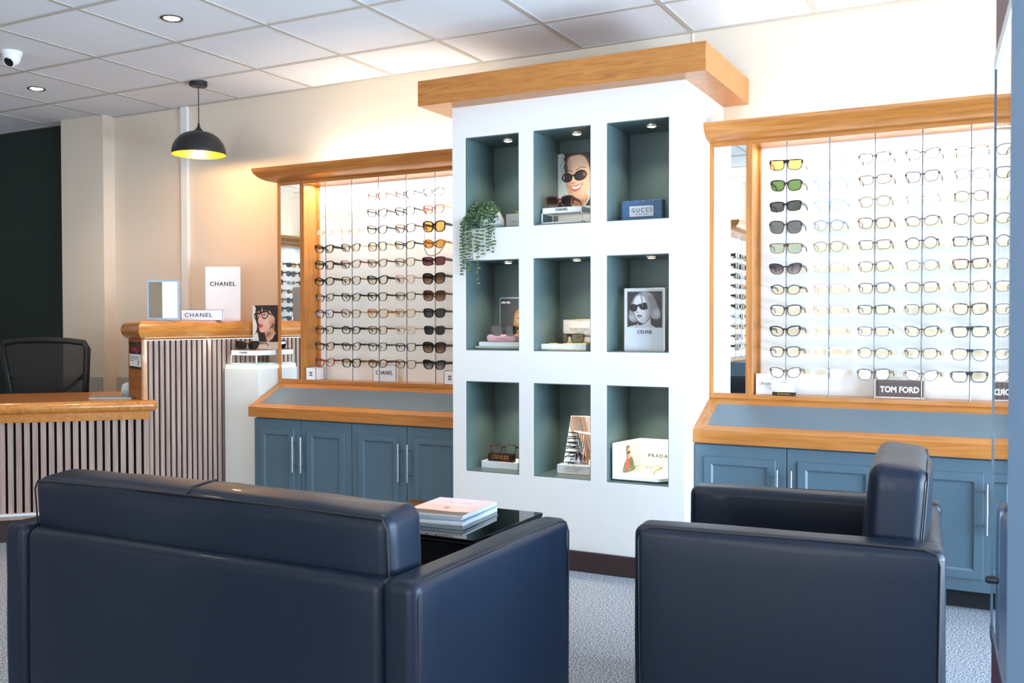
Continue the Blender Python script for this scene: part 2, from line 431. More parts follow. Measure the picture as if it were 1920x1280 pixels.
b = B(); box(b, -3.45, -3.25, YF, -2.6, 0, CZ); struct(put('wall_side', b, white_wall))
b = B(); box(b, -1.117, -1.057, -0.022, 0.0, 0, CZ - .006, 0.002); struct(put('trim_2', b, white_trim))
b = B(); box(b, 2.395, 2.40, -0.004, 0.0, 2.2, CZ - .006); struct(put('trim_3', b, white_trim))

# grey wall protection boards behind the desk
b = B(); box(b, -2.20, -1.80, -0.103, -0.0955, .50, 0.782, 0.002)
for x in (-1.84,):
    lathe(b, [(0, 0), (0.008, 0), (0.008, 0.004), (0, 0.005)], 12, (x, -0.103, 0.72), Matrix.Rotation(PI / 2, 4, 'X'), 1)
wallboard = mat('grey_perspex_board', (178, 176, 166), 0.25)
tag(put('wall_board', b, [wallboard, steel]), 'grey wall protection board with steel screw behind the office chair', 'wall panel')
b = B(); box(b, -1.765, -0.75, -0.009, -0.001, .50, 0.778, 0.002)
for x in (-1.70, -1.58):
    lathe(b, [(0, 0), (0.008, 0), (0.008, 0.004), (0, 0.005)], 12, (x, -0.009, 0.72), Matrix.Rotation(PI / 2, 4, 'X'), 1)
tag(put('wall_board', b, [wallboard, steel]), 'grey wall protection board in the recess just right of the pilaster', 'wall panel')
b = B(); box(b, -1.325, -1.25, -0.03, -0.010, .68, 0.76, 0.004); tag(put('wall_socket', b, black_plastic), 'small dark socket on the wall beside the bar counter end', 'socket')

# ================================================================ ceiling fittings
def downlight(name, label, loc, r, power, group, ringm, ang=110, col=WARM, tilt=None):
    t = thing(name, label, 'downlight', loc, 0, group)
    b = B(); lathe(b, [(r, 0), (r, -0.004), (r * 0.93, -0.006), (r * 0.72, -0.003), (r * 0.70, 0.0)], 28, loc); put('trim_ring', b, ringm, t, smooth=True)
    b = B(); lathe(b, [(0, -0.0075), (r * 0.5, -0.0065), (r * 0.72, -0.002), (r * .72, 0.0)], 24, loc); put('bulb', b, emission('lamp_warm', (255, 236, 205), 14.0), t)
    if power:
        s = spot('lamp_beam', (0, 0, -0.02), power, col, ang, 0.9, 0.025); s.parent = t
    return t
downlight('ceiling_downlight', 'round recessed ceiling downlight with dark chrome ring, nearer the camera', (0.276, -1.378, CZ), 0.052, 42, 'ceiling downlights', mat('dark_chrome', (110, 100, 92), 0.2, 1.0))
downlight('ceiling_downlight', 'round recessed ceiling downlight with dark ring, above the office chair', (-1.52, -0.79, CZ), 0.052, 30, 'ceiling downlights', MATS['dark_chrome'])
for k, (x, y) in enumerate([(2.1, -2.6), (3.9, -1.4), (0.3, -3.4), (3.9, -3.8)]):
    s = spot('ceiling_lamp_beam', (x, y, CZ - 0.03), 28, (1.0, 0.86, 0.68), 120, 0.9, 0.05)
# dome camera
t = thing('security_camera', 'white dome security camera with dark lens on the ceiling at far left', 'camera', (-0.914, -1.374, CZ))
L = Vector((-0.914, -1.374, CZ))
b = B(); lathe(b, [(0, 0), (0.052, 0), (0.054, -0.008), (0.050, -0.018), (0.046, -0.022), (0, -0.022)], 28, L); put('mounting_ring', b, white_trim, t, smooth=True)
b = B(); lathe(b, [(0.046, -0.022), (0.044, -0.040), (0.034, -0.060), (0.015, -0.074), (0, -0.077)], 28, L); put('dome_body', b, white_trim, t, smooth=True)
dv = (CAM - L).normalized(); dv = Vector((0.35, -0.75, -0.62)).normalized()
Mq = Matrix.Translation(L + Vector((0, 0, -0.040)) + dv * 0.018) @ dv.to_track_quat('Z', 'Y').to_matrix().to_4x4()
b = B(); lathe(b, [(0.030, 0.0), (0.030, 0.020), (0.026, 0.024), (0.025, 0.019), (0, 0.019)], 24, (0, 0, 0), Mq); put('lens_collar', b, white_trim, t, smooth=True)
b = B(); lathe(b, [(0.025, 0.0195), (0.018, 0.0225), (0, 0.0245)], 24, (0, 0, 0), Mq); put('lens', b, mat('lens_black', (16, 18, 26), 0.08), t, smooth=True)
# pendant
PX, PY = -0.5155, -0.443
t = thing('pendant_lamp', 'black dome pendant lamp with glowing gold inside above the bar counter', 'pendant lamp', (PX, PY, CZ))
P0 = Vector((PX, PY, 0))
b = B(); lathe(b, [(0, CZ), (0.052, CZ), (0.052, CZ - 0.026), (0.048, CZ - 0.03), (0, CZ - 0.03)], 32, P0); put('ceiling_rose', b, black_plastic, t, smooth=True)
b = B(); tube(b, [(PX, PY, CZ - 0.02), (PX, PY, 2.35)], 0.003, 8); put('cord', b, black_plastic, t, smooth=True)
prof = [(0.006, 2.352), (0.008, 2.335), (0.012, 2.325), (0.024, 2.312), (0.03, 2.304)]
b = B(); lathe(b, [(0.0, 2.355)] + prof + [(0.03, 2.298)], 32, P0); put('lamp_holder', b, black_plastic, t, smooth=True)
dome = [(0.03 + 0.128 * math.sin(a), 2.168 + 0.134 * math.cos(a)) for a in [PI / 2 * k / 12 for k in range(13)]]
b = B(); lathe(b, [(0.0, 2.303)] + dome + [(0.1575, 2.165)], 48, P0); put('lamp_shade', b, mat('shade_black', (30, 30, 30), 0.35), t, smooth=True)
b = B(); lathe(b, [(0.0, 2.299)] + [(r - 0.002, z - 0.002) for r, z in dome] + [(0.1570, 2.165)], 48, P0); put('shade_lining', b, mat('gold_leaf', (230, 150, 50), 0.35, 0.7), t, smooth=True)
b = B(); lathe(b, [(0, 2.262), (0.014, 2.26), (0.018, 2.24), (0.03, 2.215), (0.028, 2.195), (0.015, 2.182), (0, 2.18)], 20, P0); put('bulb', b, emission('bulb_warm', (255, 190, 110), 18.0), t, smooth=True)
pl = bpy.data.lights.new('pendant_glow', 'POINT'); pl.energy = 16; pl.color = (1.0, 0.62, 0.28); pl.shadow_soft_size = 0.03
po = bpy.data.objects.new('pendant_glow', pl); COL.objects.link(po); po.parent = t; po.location = (0, 0, 2.17 - CZ)

# ================================================================ DISPLAY COLUMN
CX0, CX1, CY = 1.366, 2.554, -0.6134
NXs = [(1.439, 1.735), (1.811, 2.106), (2.184, 2.480)]
NZs = [(1.612, 2.058), (1.018, 1.458), (0.4235, 0.867)]
ND = -0.321
t = thing('display_column', 'tall white display column with nine slate green niches and oak cornice', 'display unit', (1.96, -0.3, 0))
COLUMN = t
b = B()
box(b, CX0, CX1, ND + 0.004, 0.0, 0.0, 2.215)                       # solid back
xs = [CX0] + [v for p in NXs for v in p] + [CX1]
for i in range(0, len(xs), 2): box(b, xs[i], xs[i + 1], CY, ND + 0.004, 0.0, 2.215)
zs = [0.0] + [v for p in reversed(NZs) for v in p] + [2.215]
for (a, c2) in NXs:
    for i in range(0, len(zs), 2): box(b, a, c2, CY, ND + 0.004, zs[i], zs[i + 1])
put('column_body', b, col_white, t)
for (z0, z1) in NZs:
    for (x0, x1) in NXs:
        b = B(); e = 0.004; y0 = CY + 0.004
        box(b, x0, x1, ND - 0.002, ND + 0.004, z0, z1)
        box(b, x0, x0 + e, y0, ND - .002, z0, z1); box(b, x1 - e, x1, y0, ND - .002, z0, z1)
        box(b, x0 + e, x1 - e, y0, ND - .002, z0, z0 + e); box(b, x0 + e, x1 - e, y0, ND - .002, z1 - e, z1)
        put('niche_lining', b, col_green, t)
b = B(); box(b, 1.2376, 2.678, -0.7265, 0.0, 2.211, 2.334, 0.0015); put('cornice', b, ramp_mat('oak_cornice', OAK, 3.0, 0.34, 0.5, (1.6, 14, 20), 7, 1.6, 0.1, 0.15), t)
b = B(); box(b, CX0 - .012, CX1 + .012, CY - 0.014, -0.55, 0.0, 0.094, 0.003); box(b, CX1, CX1 + .012, -.55, -.502, 0.0, 0.094, .002); put('skirting', b, brown_skirt, t)
names = [['left', 'middle', 'right'], ['top', 'centre', 'bottom']]
for r in range(3):
    for c in range(3):
        x = (NXs[c][0] + NXs[c][1]) / 2 + 0.02; z = NZs[r][1] - 0.0045
        downlight('niche_downlight', 'small round downlight in the roof of the %s %s niche' % (['top', 'middle', 'bottom'][r], ['left', 'centre', 'right'][c]), (x, -0.48, z), 0.028, [5.5, 5.5, 7][r], 'niche downlights', chrome, 110, (1.0, 0.90, 0.66))

# ================================================================ WALL DISPLAYS
FY = -0.2415
def crown_profile():
    # (out, up) from the frame face
    return [(-0.02, 0.0), (0.0, 0.0), (0.022, 0.001), (0.044, 0.006), (0.064, 0.015), (0.082, 0.028), (0.096, 0.044), (0.104, 0.058), (0.106, 0.076), (-0.02, 0.076)]
def wall_display(label, x0, x1, left_return, right_return=False):
    t = thing('eyewear_display', label, 'display unit', ((x0 + x1) / 2, -0.1, 0.795))
    za, zb = 0.797, 1.995
    # carcass back panel
    b = B(); box(b, x0 + .198, x1, -0.10, -0.005, za + .02, zb - .004); put('back_panel', b, panel_white, t)
    # side wall between mirror bay and opening
    b = B(); box(b, x0 + .193, x0 + .2, FY + .002, -0.004, za + .02, zb - .02); box(b, x0 + .2, x0 + .210, -.118, -.10, za + .02, zb - .02); put('side_panel', b, oak_z, t)
    # mirror bay
    b = B()
    box(b, x0, x0 + .020, FY, -.004, za, zb); put('mirror_stile', b, oak_z, t)
    b = B(); box(b, x0 + .172, x0 + .193, FY, -.004, za, zb); put('mirror_stile', b, oak_z, t)
    b = B(); box(b, x0 + .02, x0 + .172, FY, -.004, za, za + .025); put('mirror_rail', b, oak_x, t)
    b = B(); box(b, x0 + .02, x0 + .172, FY, -.004, zb - .021, zb); put('mirror_rail', b, oak_x, t)
    b = B(); box(b, x0 + .02, x0 + .172, FY + .004, FY + .01, za + .025, zb - .021); put('mirror', b, mirror_m, t)
    # sill and header
    b = B(); box(b, x0 + .193, x1, FY, -.004, za, za + .02, 0.001); put('sill', b, oak_x, t)
    b = B(); box(b, x0 + .193, x1, FY, -.004, zb - .02, zb, 0.001); put('header', b, oak_x, t)
    # crown moulding, mitred round the left end where it is free
    pr = crown_profile(); b = B()
    path = []
    if left_return: path = [((x0, 0.0), (-1, 0)), ((x0, FY), (-1, -1)), ((x1, FY), (0, -1))]
    else: path = [((x0, FY), (0, -1)), ((x1, FY), (0, -1))]
    if right_return: path = path[:-1] + [((x1, FY), (1, -1)), ((x1, 0.0), (1, 0))]
    rings = []
    for (px_, py_), (nx, ny) in path: rings.append([b.verts.new((px_ + nx * o, py_ + ny * o, zb + h_)) for o, h_ in pr])
    for A, C in zip(rings, rings[1:]):
        for i in range(len(pr)):
            b.faces.new((A[i], A[(i + 1) % len(pr)], C[(i + 1) % len(pr)], C[i]))
    b.faces.new(rings[0]); b.faces.new(list(reversed(rings[-1])))
    put('crown_moulding', b, oak_x, t, smooth=True)
    # lights: strip inside the top of the case, uplight behind the crown
    b = B(); box(b, x0 + .25, x1 - .02, FY + .03, FY + .045, zb - .012, zb - .004); put('light_strip', b, led, t)
    return t
def base_unit(label, x0, edges, hand, x1=None, group=None):
    xa, xb = edges[0], edges[-1]
    t = thing('base_cabinet', label, 'cabinet', ((xa + xb) / 2, -0.25, 0), 0, group)
    b = B(); box(b, xa + .001, xb - .001, -0.466, -0.006, 0.078, 0.612); put('carcass', b, cab_blue, t)
    b = B(); box(b, xa + .001, xb - .001, -0.42, -0.006, 0.0, 0.078); put('kickboard', b, black_kick, t)
    for i in range(len(edges) - 1):
        a, c = edges[i] + .002, edges[i + 1] - .002
        b = B(); yf = -0.484; z0, z1 = 0.082, 0.607
        box(b, a, c, yf, -0.4665, z0, z1, 0.0012)
        ox, oz, rw = 0.044, 0.050, 0.042
        X0, X1, Z0, Z1 = a + ox, c - ox, z0 + oz, z1 - oz
        yo = yf - 0.009
        # raised ring frame with sloping inner edge
        def ringv(x0_, x1_, z0_, z1_, y_): return [b.verts.new(p) for p in ((x0_, y_, z0_), (x1_, y_, z0_), (x1_, y_, z1_), (x0_, y_, z1_))]
        R = [ringv(X0, X1, Z0, Z1, yf + .001), ringv(X0 + .003, X1 - .003, Z0 + .003, Z1 - .003, yo), ringv(X0 + rw - .008, X1 - rw + .008, Z0 + rw - .008, Z1 - rw + .008, yo), ringv(X0 + rw, X1 - rw, Z0 + rw, Z1 - rw, yf - .0015), ringv(X0 + rw + .001, X1 - rw - .001, Z0 + rw + .001, Z1 - rw - .001, yf + .001)]
        for A, C in zip(R, R[1:]):
            for k in range(4): b.faces.new((A[k], A[(k + 1) % 4], C[(k + 1) % 4], C[k]))
        d = put('door', b, cab_blue, t)
        hx = (c - 0.033) if hand[i] == 'r' else (a + 0.022)
        hb = B(); tube(hb, [(hx, yf - .034, .318), (hx, yf - .034, .518)], 0.006, 12)
        for hz in (.352, .484): tube(hb, [(hx, yf, hz), (hx, yf - .034, hz)], 0.004, 8)
        put('bar_handle', hb, steel, d, smooth=True)
    return t
def worktop(label, x0, x1, open_left):
    t = thing('sloped_worktop', label, 'worktop', ((x0 + x1) / 2, -0.3, 0.614))
    ya, yb = -0.5014, FY + 0.004; z0, zf, zb = 0.6155, 0.672, 0.797
    sl = (zb - zf) / (yb - ya)
    b = B(); prism(b, [(ya, z0), (ya, zf), (yb, zb), (-.004, zb), (-.004, z0)], 0, x0, x1); put('oak_frame', b, oak_x, t)
    y1, y2 = ya + .042, yb - .052; xl = x0 + .055
    def zz(y, o): return zf + (y - ya) * sl + o
    b = B()
    lo = [(xl, y1), (x1 - .0, y1), (x1 - .0, y2), (xl, y2)]
    A = [b.verts.new((x, y, zz(y, 0.0015))) for x, y in lo]; C = [b.verts.new((x, y, zz(y, -.004))) for x, y in lo]
    b.faces.new(A); b.faces.new(list(reversed(C)))
    for k in range(4): b.faces.new((A[k], A[(k + 1) % 4], C[(k + 1) % 4], C[k]))
    put('inset_panel', b, laminate, t)
    # mitred left border, grain running up the slope
    b = B()
    lo = [(x0 + .0005, ya + .0005), (xl, y1), (xl, y2), (x0 + .0005, yb)]
    A = [b.verts.new((x, y, zz(y, 0.0012))) for x, y in lo]; C = [b.verts.new((x, y, zz(y, -.004))) for x, y in lo]
    b.faces.new(A); b.faces.new(list(reversed(C)))
    for k in range(4): b.faces.new((A[k], A[(k + 1) % 4], C[(k + 1) % 4], C[k]))
    put('end_border', b, oak_y, t)
    return t
DISPLAYS = []
DISPLAYS.append(wall_display('lit oak eyewear display with narrow mirror, left of the white column', -0.086, 1.366, True))
DISPLAYS.append(wall_display('lit oak eyewear display with narrow mirror, right of the white column', 2.5545, 5.2, False))
worktop('oak framed sloping worktop with grey inset, left of the white column', -0.083, 1.366, True)
worktop('oak framed sloping worktop with blue grey inset, right of the white column', 2.5545, 5.2, False)
base_unit('slate painted two door base cabinet next to the white plinth', 0, [-.055, .290, .643], 'rl')
base_unit('slate painted two door base cabinet against the left of the column', 0, [.643, 1.003, 1.364], 'rl')
base_unit('blue painted two door base cabinet against the right of the column', 0, [2.556, 2.966, 3.371], 'rl')
base_unit('blue painted two door base cabinet at the right, behind the armchair', 0, [3.371, 3.776, 4.181], 'rl')
base_unit('blue painted base cabinet at the far right behind the glass showcase', 0, [4.181, 4.69, 5.2], 'rl')
# daylight-white tubes of the two displays
for (xa, xb, pw, up_) in ((0.13, 1.34, 11, 9), (2.78, 4.9, 8, 11)):
    L_ = xb - xa; xm = (xa + xb) / 2
    area('display_tube', (xm, FY + .07, 1.972), (xm, -0.14, 1.45), L_, 0.02, pw, (1.0, 0.95, 0.86), 170)
    area('crown_uplight', (xm - (0.0 if xa < 1 else 0), -0.13, 2.0), (xm, 0.0, 2.3), L_ + 0.1, 0.05, up_, (1.0, 0.93, 0.80), 170)

# ---------------------------------------------------------------- spectacles
def outline(shape, a, hh, n=32):
    """one lens outline, +x towards the temple; half width a, half height hh"""
    pts = []
    for k in range(n):
        t_ = 2 * PI * k / n; c, s = math.cos(t_), math.sin(t_)
        e = {'round': 2.0, 'panto': 2.2, 'oval': 2.1, 'rect': 4.2, 'square': 3.2, 'cat': 2.7, 'avi': 2.5, 'flat': 3.6, 'big': 3.0, 'hex': 3.0}[shape]
        x = math.copysign(abs(c) ** (2 / e), c); y = math.copysign(abs(s) ** (2 / e), s)
        if shape == 'cat': y += 0.26 * x * (1 if y > -0.2 else 0.25); x *= 1 + 0.15 * y; x += 0.12 * max(0, y)
        elif shape == 'panto': x *= 1 + 0.06 * y; y *= 1.0 if y < 0 else 0.92
        elif shape == 'avi': x *= 1 + 0.10 * y; y = y * 0.85 if y > 0 else y * 1.1; y += 0.10 * x * (y < 0) * -1
        elif shape == 'flat': y = min(y, 0.86); x *= 1 + 0.16 * y; x -= 0.12 * (x < 0) * (-y) * x * -1 if y < 0 else 0
        elif shape == 'square': x *= 1 + 0.13 * y; y += 0.07 * x
        elif shape == 'rect': x *= 1 + 0.09 * y; y += 0.05 * x
        elif shape == 'big': x *= 1 + 0.11 * y; y += 0.07 * x
        elif shape == 'oval': y += 0.12 * x
        elif shape == 'hex': x *= 1 - 0.02 * y
        pts.append((x * a, y * hh))
    return pts
SIZES = {'round': (.0245, .0225), 'panto': (.0250, .0215), 'oval': (.0262, .0190), 'rect': (.0262, .0180), 'square': (.0262, .0208), 'cat': (.0262, .0200), 'avi': (.0275, .0230), 'flat': (.0275, .0205), 'big': (.0272, .0245), 'hex': (.0255, .0230)}
_gm = {}
def glasses_meshes(shape, thick, wide):
    """meshes in local space: lens plane is x-z, facing -y, temples run to +y; returned as dict of bmesh makers"""
    key = (shape, thick, wide)
    if key in _gm: return _gm[key]
    a, hh = SIZES[shape]; a *= wide; hh *= wide
    gap = 0.0088 + thick * 0.3
    cx = gap + a
    fr = B(); dp = 0.0018 + 0.35 * thick
    for s in (-1, 1):
        o = outline(shape, a, hh)
        inn = [(cx + x * (1 - 0.0 / a), z) for x, z in o]
        tk = []
        for (x, z) in o:
            L = math.hypot(x, z); topf = 1.25 if z > hh * 0.2 and thick > 0.0018 else (0.8 if thick > .0018 else 1.0)
            tk.append((cx + x + x / L * thick * topf, z + z / L * thick * topf))
        n = len(o)
        def ring(pts, y): return [fr.verts.new((s * x, y, z)) for x, z in pts]
        def cur(x): return 0.0022 * ((x - 0.01) / 0.06) ** 2 * 3
        rg = [ring(inn, -dp), ring(tk, -dp), ring(tk, dp), ring(inn, dp)]
        for A, C in zip(rg, rg[1:] + rg[:1]):
            for k in range(n): fr.faces.new((A[k], A[(k + 1) % n], C[(k + 1) % n], C[k]))
        # end piece carrying the hinge
        xe = cx + a * 1.0; ze = hh * (0.52 if shape not in ('cat', 'oval') else 0.62)
        hgt = max(0.0014, thick * 1.25)
        box(fr, min(s * (xe - .002), s * (xe + .0062)), max(s * (xe - .002), s * (xe + .0062)), -dp * .7, dp + .002, ze - hgt, ze + hgt)
    zb_ = hh * 0.42; bw = max(0.0011, thick * 0.9)
    top = [(-gap - .001, zb_ - bw), (-gap * .4, zb_ + .0012 - bw * .6), (gap * .4, zb_ + .0012 - bw * .6), (gap + .001, zb_ - bw), (gap + .001, zb_ + bw), (gap * .4, zb_ + .0012 + bw), (-gap * .4, zb_ + .0012 + bw), (-gap - .001, zb_ + bw)]
    prism(fr, top, 1, -dp, dp)
    if shape in ('flat', 'avi'):
        zt = hh * (0.86 if shape == 'flat' else 0.80)
        prism(fr, [(-gap - .004, zt - bw), (gap + .004, zt - bw), (gap + .004, zt + bw), (-gap - .004, zt + bw)], 1, -dp, dp)
        if thick > .002: prism(fr, [(-gap - .002, zb_), (gap + .002, zb_), (gap + .003, zt), (-gap - .003, zt)], 1, -dp, dp)
    me = {}
    def fin(bm, nm, smooth=True):
        m_ = bpy.data.meshes.new(nm); bmesh.ops.recalc_face_normals(bm, faces=bm.faces)
        for f in bm.faces: f.smooth = smooth
        bm.to_mesh(m_); bm.free()
        if smooth: m_.set_sharp_from_angle(angle=math.radians(35))
        return m_
    me['front_frame'] = fin(fr, 'front_frame')
    for s in (-1, 1):
        lb = B(); o = outline(shape, a, hh)
        A = [lb.verts.new((s * (cx + x), -0.0006, z)) for x, z in o]; C = [lb.verts.new((s * (cx + x), 0.0006, z)) for x, z in o]
        lb.faces.new(A); lb.faces.new(list(reversed(C)))
        me['lens%d' % s] = fin(lb, 'lens', False)
        tb = B(); xe = s * (cx + a + .0045); ze = hh * (0.52 if shape not in ('cat', 'oval') else 0.62)
        th = max(0.0012, thick * 1.5); tw = 0.0011 if thick < .0018 else 0.0019
        secs = [(0.001, ze, th), (0.03, ze - .001, th * 1.0), (0.085, ze - .002, th * .8), (0.095, ze - .003, th * .8), (0.108, ze - .008, th * .9), (0.118, ze - .016, th * .85)]
        prev = None
        for (yy, zz_, t2) in secs:
            r4 = [tb.verts.new((xe + dx * tw, yy, zz_ + dz * t2)) for dx, dz in ((-1, -1), (1, -1), (1, 1), (-1, 1))]
            if prev:
                for k in range(4): tb.faces.new((prev[k], prev[(k + 1) % 4], r4[(k + 1) % 4], r4[k]))
            else: tb.faces.new(list(reversed(r4)))
            prev = r4
        tb.faces.new(prev)
        me['temple%d' % s] = fin(tb, 'temple', False)
    _gm[key] = me
    return me
def with_mat(me, m):
    k = (me.name, m.name)
    if k not in _gm:
        c = me.copy(); c.materials.clear(); c.materials.append(m); _gm[k] = c
    return _gm[k]
FR = {
 'black': mat('acetate_black', (11, 12, 15), 0.16), 'navy': mat('acetate_navy', (30, 42, 66), 0.18), 'purple': mat('acetate_purple', (58, 44, 66), 0.2),
 'burgundy': mat('acetate_burgundy', (78, 26, 34), 0.18), 'red': mat('acetate_red', (134, 24, 40), 0.18), 'grey': mat('acetate_grey', (120, 122, 130), 0.2),
 'pale grey': mat('acetate_pale_grey', (196, 194, 190), 0.2), 'pale blue': mat('acetate_pale_blue', (158, 180, 206), 0.2), 'blue': mat('acetate_blue', (104, 128, 156), 0.2),
 'olive': mat('acetate_olive', (134, 122, 84), 0.2), 'beige': mat('acetate_beige', (204, 176, 152), 0.2), 'pink': mat('acetate_pink', (196, 158, 154), 0.2),
 'crystal': mat('acetate_crystal', (218, 220, 220), 0.12), 'gold': mat('wire_gold', (206, 170, 120), 0.25, 1.0), 'brown': mat('acetate_brown', (86, 54, 40), 0.2),
 'rose': mat('acetate_rose_grey', (170, 130, 132), 0.2), 'teal black': mat('acetate_teal', (20, 44, 54), 0.18), 'silver': mat('wire_silver', (120, 120, 126), 0.25, 1.0),
 'tortoise': ramp_mat('acetate_tortoise', [(0.42, (38, 24, 20)), (0.55, (96, 54, 28)), (0.68, (176, 112, 50))], 160, 0.18, 0.5, (1, 1, 1), 2),
 'amber tortoise': ramp_mat('acetate_amber_tortoise', [(0.36, (60, 34, 20)), (0.5, (150, 96, 40)), (0.66, (214, 160, 84))], 150, 0.18, 0.5, (1, 1, 1), 2),
}
LN = {
 'clear': glassy('lens_clear', (250, 246, 236), 0.9), 'amber': glassy('lens_amber', (228, 172, 96), 1.0), 'green': glassy('lens_green', (112, 142, 84), 1.0),
 'grey': glassy('lens_grey', (92, 94, 92), 1.3), 'light green': glassy('lens_light_green', (190, 200, 172), 1.0), 'dark grey': glassy('lens_dark_grey', (70, 72, 74), 1.3),
 'smoke': glassy('lens_smoke', (84, 80, 92), 1.0, 0, (196, 188, 192)), 'pale grey': glassy('lens_pale_grey', (176, 174, 172), 1.0), 'rose': glassy('lens_rose', (220, 150, 148), 1.0, 0, (236, 206, 202)),
 'wine': glassy('lens_wine', (128, 88, 96), 1.0), 'brown': glassy('lens_brown', (82, 66, 58), 1.0, 0, (178, 142, 120)), 'dark green': glassy('lens_olive_green', (120, 122, 84), 1.2), 'blue': glassy('lens_blue', (60, 100, 150), 1.5),
}
SHN = {'round': 'round', 'panto': 'rounded', 'oval': 'oval', 'rect': 'rectangular', 'square': 'square', 'cat': 'cat-eye', 'avi': 'aviator', 'flat': 'flat-top', 'big': 'large square', 'hex': 'hexagonal'}
def glasses(shape, fc, thick, lens, label, loc, group, rz=0.0, wide=1.0, tc=None, rx=0.0, name=None):
    if thick > .001: thick = thick * 1.5 if thick < .0026 else min(thick * 1.35, .0052)
    sun_ = lens != 'clear'
    ms = glasses_meshes(shape, thick, wide)
    t = thing(name or ('sunglasses' if sun_ else 'eyeglasses'), label, 'sunglasses' if sun_ else 'glasses', loc, rz, group)
    t.rotation_euler = (rx, 0, rz)
    def add(nm, me, m):
        o = bpy.data.objects.new(nm, with_mat(me, m)); COL.objects.link(o); o.parent = t
    add('front_frame', ms['front_frame'], FR[fc])
    for s in (-1, 1):
        add('lens', ms['lens%d' % s], LN[lens]); add('temple', ms['temple%d' % s], FR[tc or fc])
    return t
ORD = ['first', 'second', 'third', 'fourth', 'fifth', 'sixth', 'seventh', 'eighth', 'ninth', 'tenth', 'eleventh']
ZR = [1.868 - 0.0944 * k for k in range(11)]
W, T_, K = 0.0009, 0.0019, 0.0034   # wire, thin, thick rims
LEFT = [
 [('square', 'gold', W, 'clear'), ('square', 'gold', W, 'clear'), ('rect', 'gold', W, 'clear'), ('cat', 'black', K, 'clear'), ('square', 'black', K, 'clear'), ('oval', 'black', K, 'clear'), ('cat', 'black', .0019, 'clear'), ('square', 'purple', .0022, 'clear'), ('square', 'black', .0022, 'clear'), ('cat', 'black', .0022, 'clear'), ('cat', 'red', .0022, 'clear')],
 [('round', 'gold', W, 'clear'), ('square', 'gold', W, 'clear'), ('rect', 'gold', W, 'clear'), ('cat', 'black', .0019, 'clear', 'beige'), ('cat', 'burgundy', .0019, 'clear', 'red'), ('square', 'black', .0019, 'clear', 'gold'), ('cat', 'black', .0022, 'clear'), ('square', 'brown', .0019, 'clear', 'beige'), ('oval', 'black', K, 'clear'), ('cat', 'black', .0022, 'clear'), ('square', 'black', K, 'clear', 'gold')],
 [('square', 'brown', T_, 'clear'), ('cat', 'black', T_, 'clear'), ('cat', 'black', T_, 'clear'), ('hex', 'black', .0018, 'clear', 'gold'), ('cat', 'brown', T_, 'clear'), ('cat', 'black', K, 'clear'), ('square', 'black', .0022, 'clear'), ('square', 'amber tortoise', K, 'clear'), ('square', 'brown', .0022, 'clear'), ('square', 'black', .0019, 'clear'), ('oval', 'tortoise', K, 'clear')],
 [('square', 'purple', T_, 'clear'), ('square', 'black', T_, 'clear'), ('square', 'tortoise', T_, 'clear'), ('cat', 'black', T_, 'clear'), ('square', 'tortoise', .0016, 'clear'), ('square', 'pink', T_, 'clear'), ('square', 'black', .0016, 'clear'), ('square', 'amber tortoise', .0018, 'clear'), ('square', 'beige', .0018, 'clear'), ('square', 'navy', T_, 'clear'), ('square', 'brown', .0018, 'clear')],
 [('oval', 'pale grey', K, 'pale grey'), ('square', 'rose', .0022, 'rose', 'gold'), ('big', 'black', .0040, 'amber'), ('oval', 'amber tortoise', .0032, 'amber'), ('rect', 'burgundy', .0040, 'wine'), ('big', 'black', .0036, 'brown'), ('big', 'tortoise', .0030, 'brown'), ('square', 'black', .0030, 'grey'), ('square', 'black', .0018, 'dark grey'), ('big', 'black', .0036, 'brown'), ('cat', 'black', .0040, 'smoke')],
]
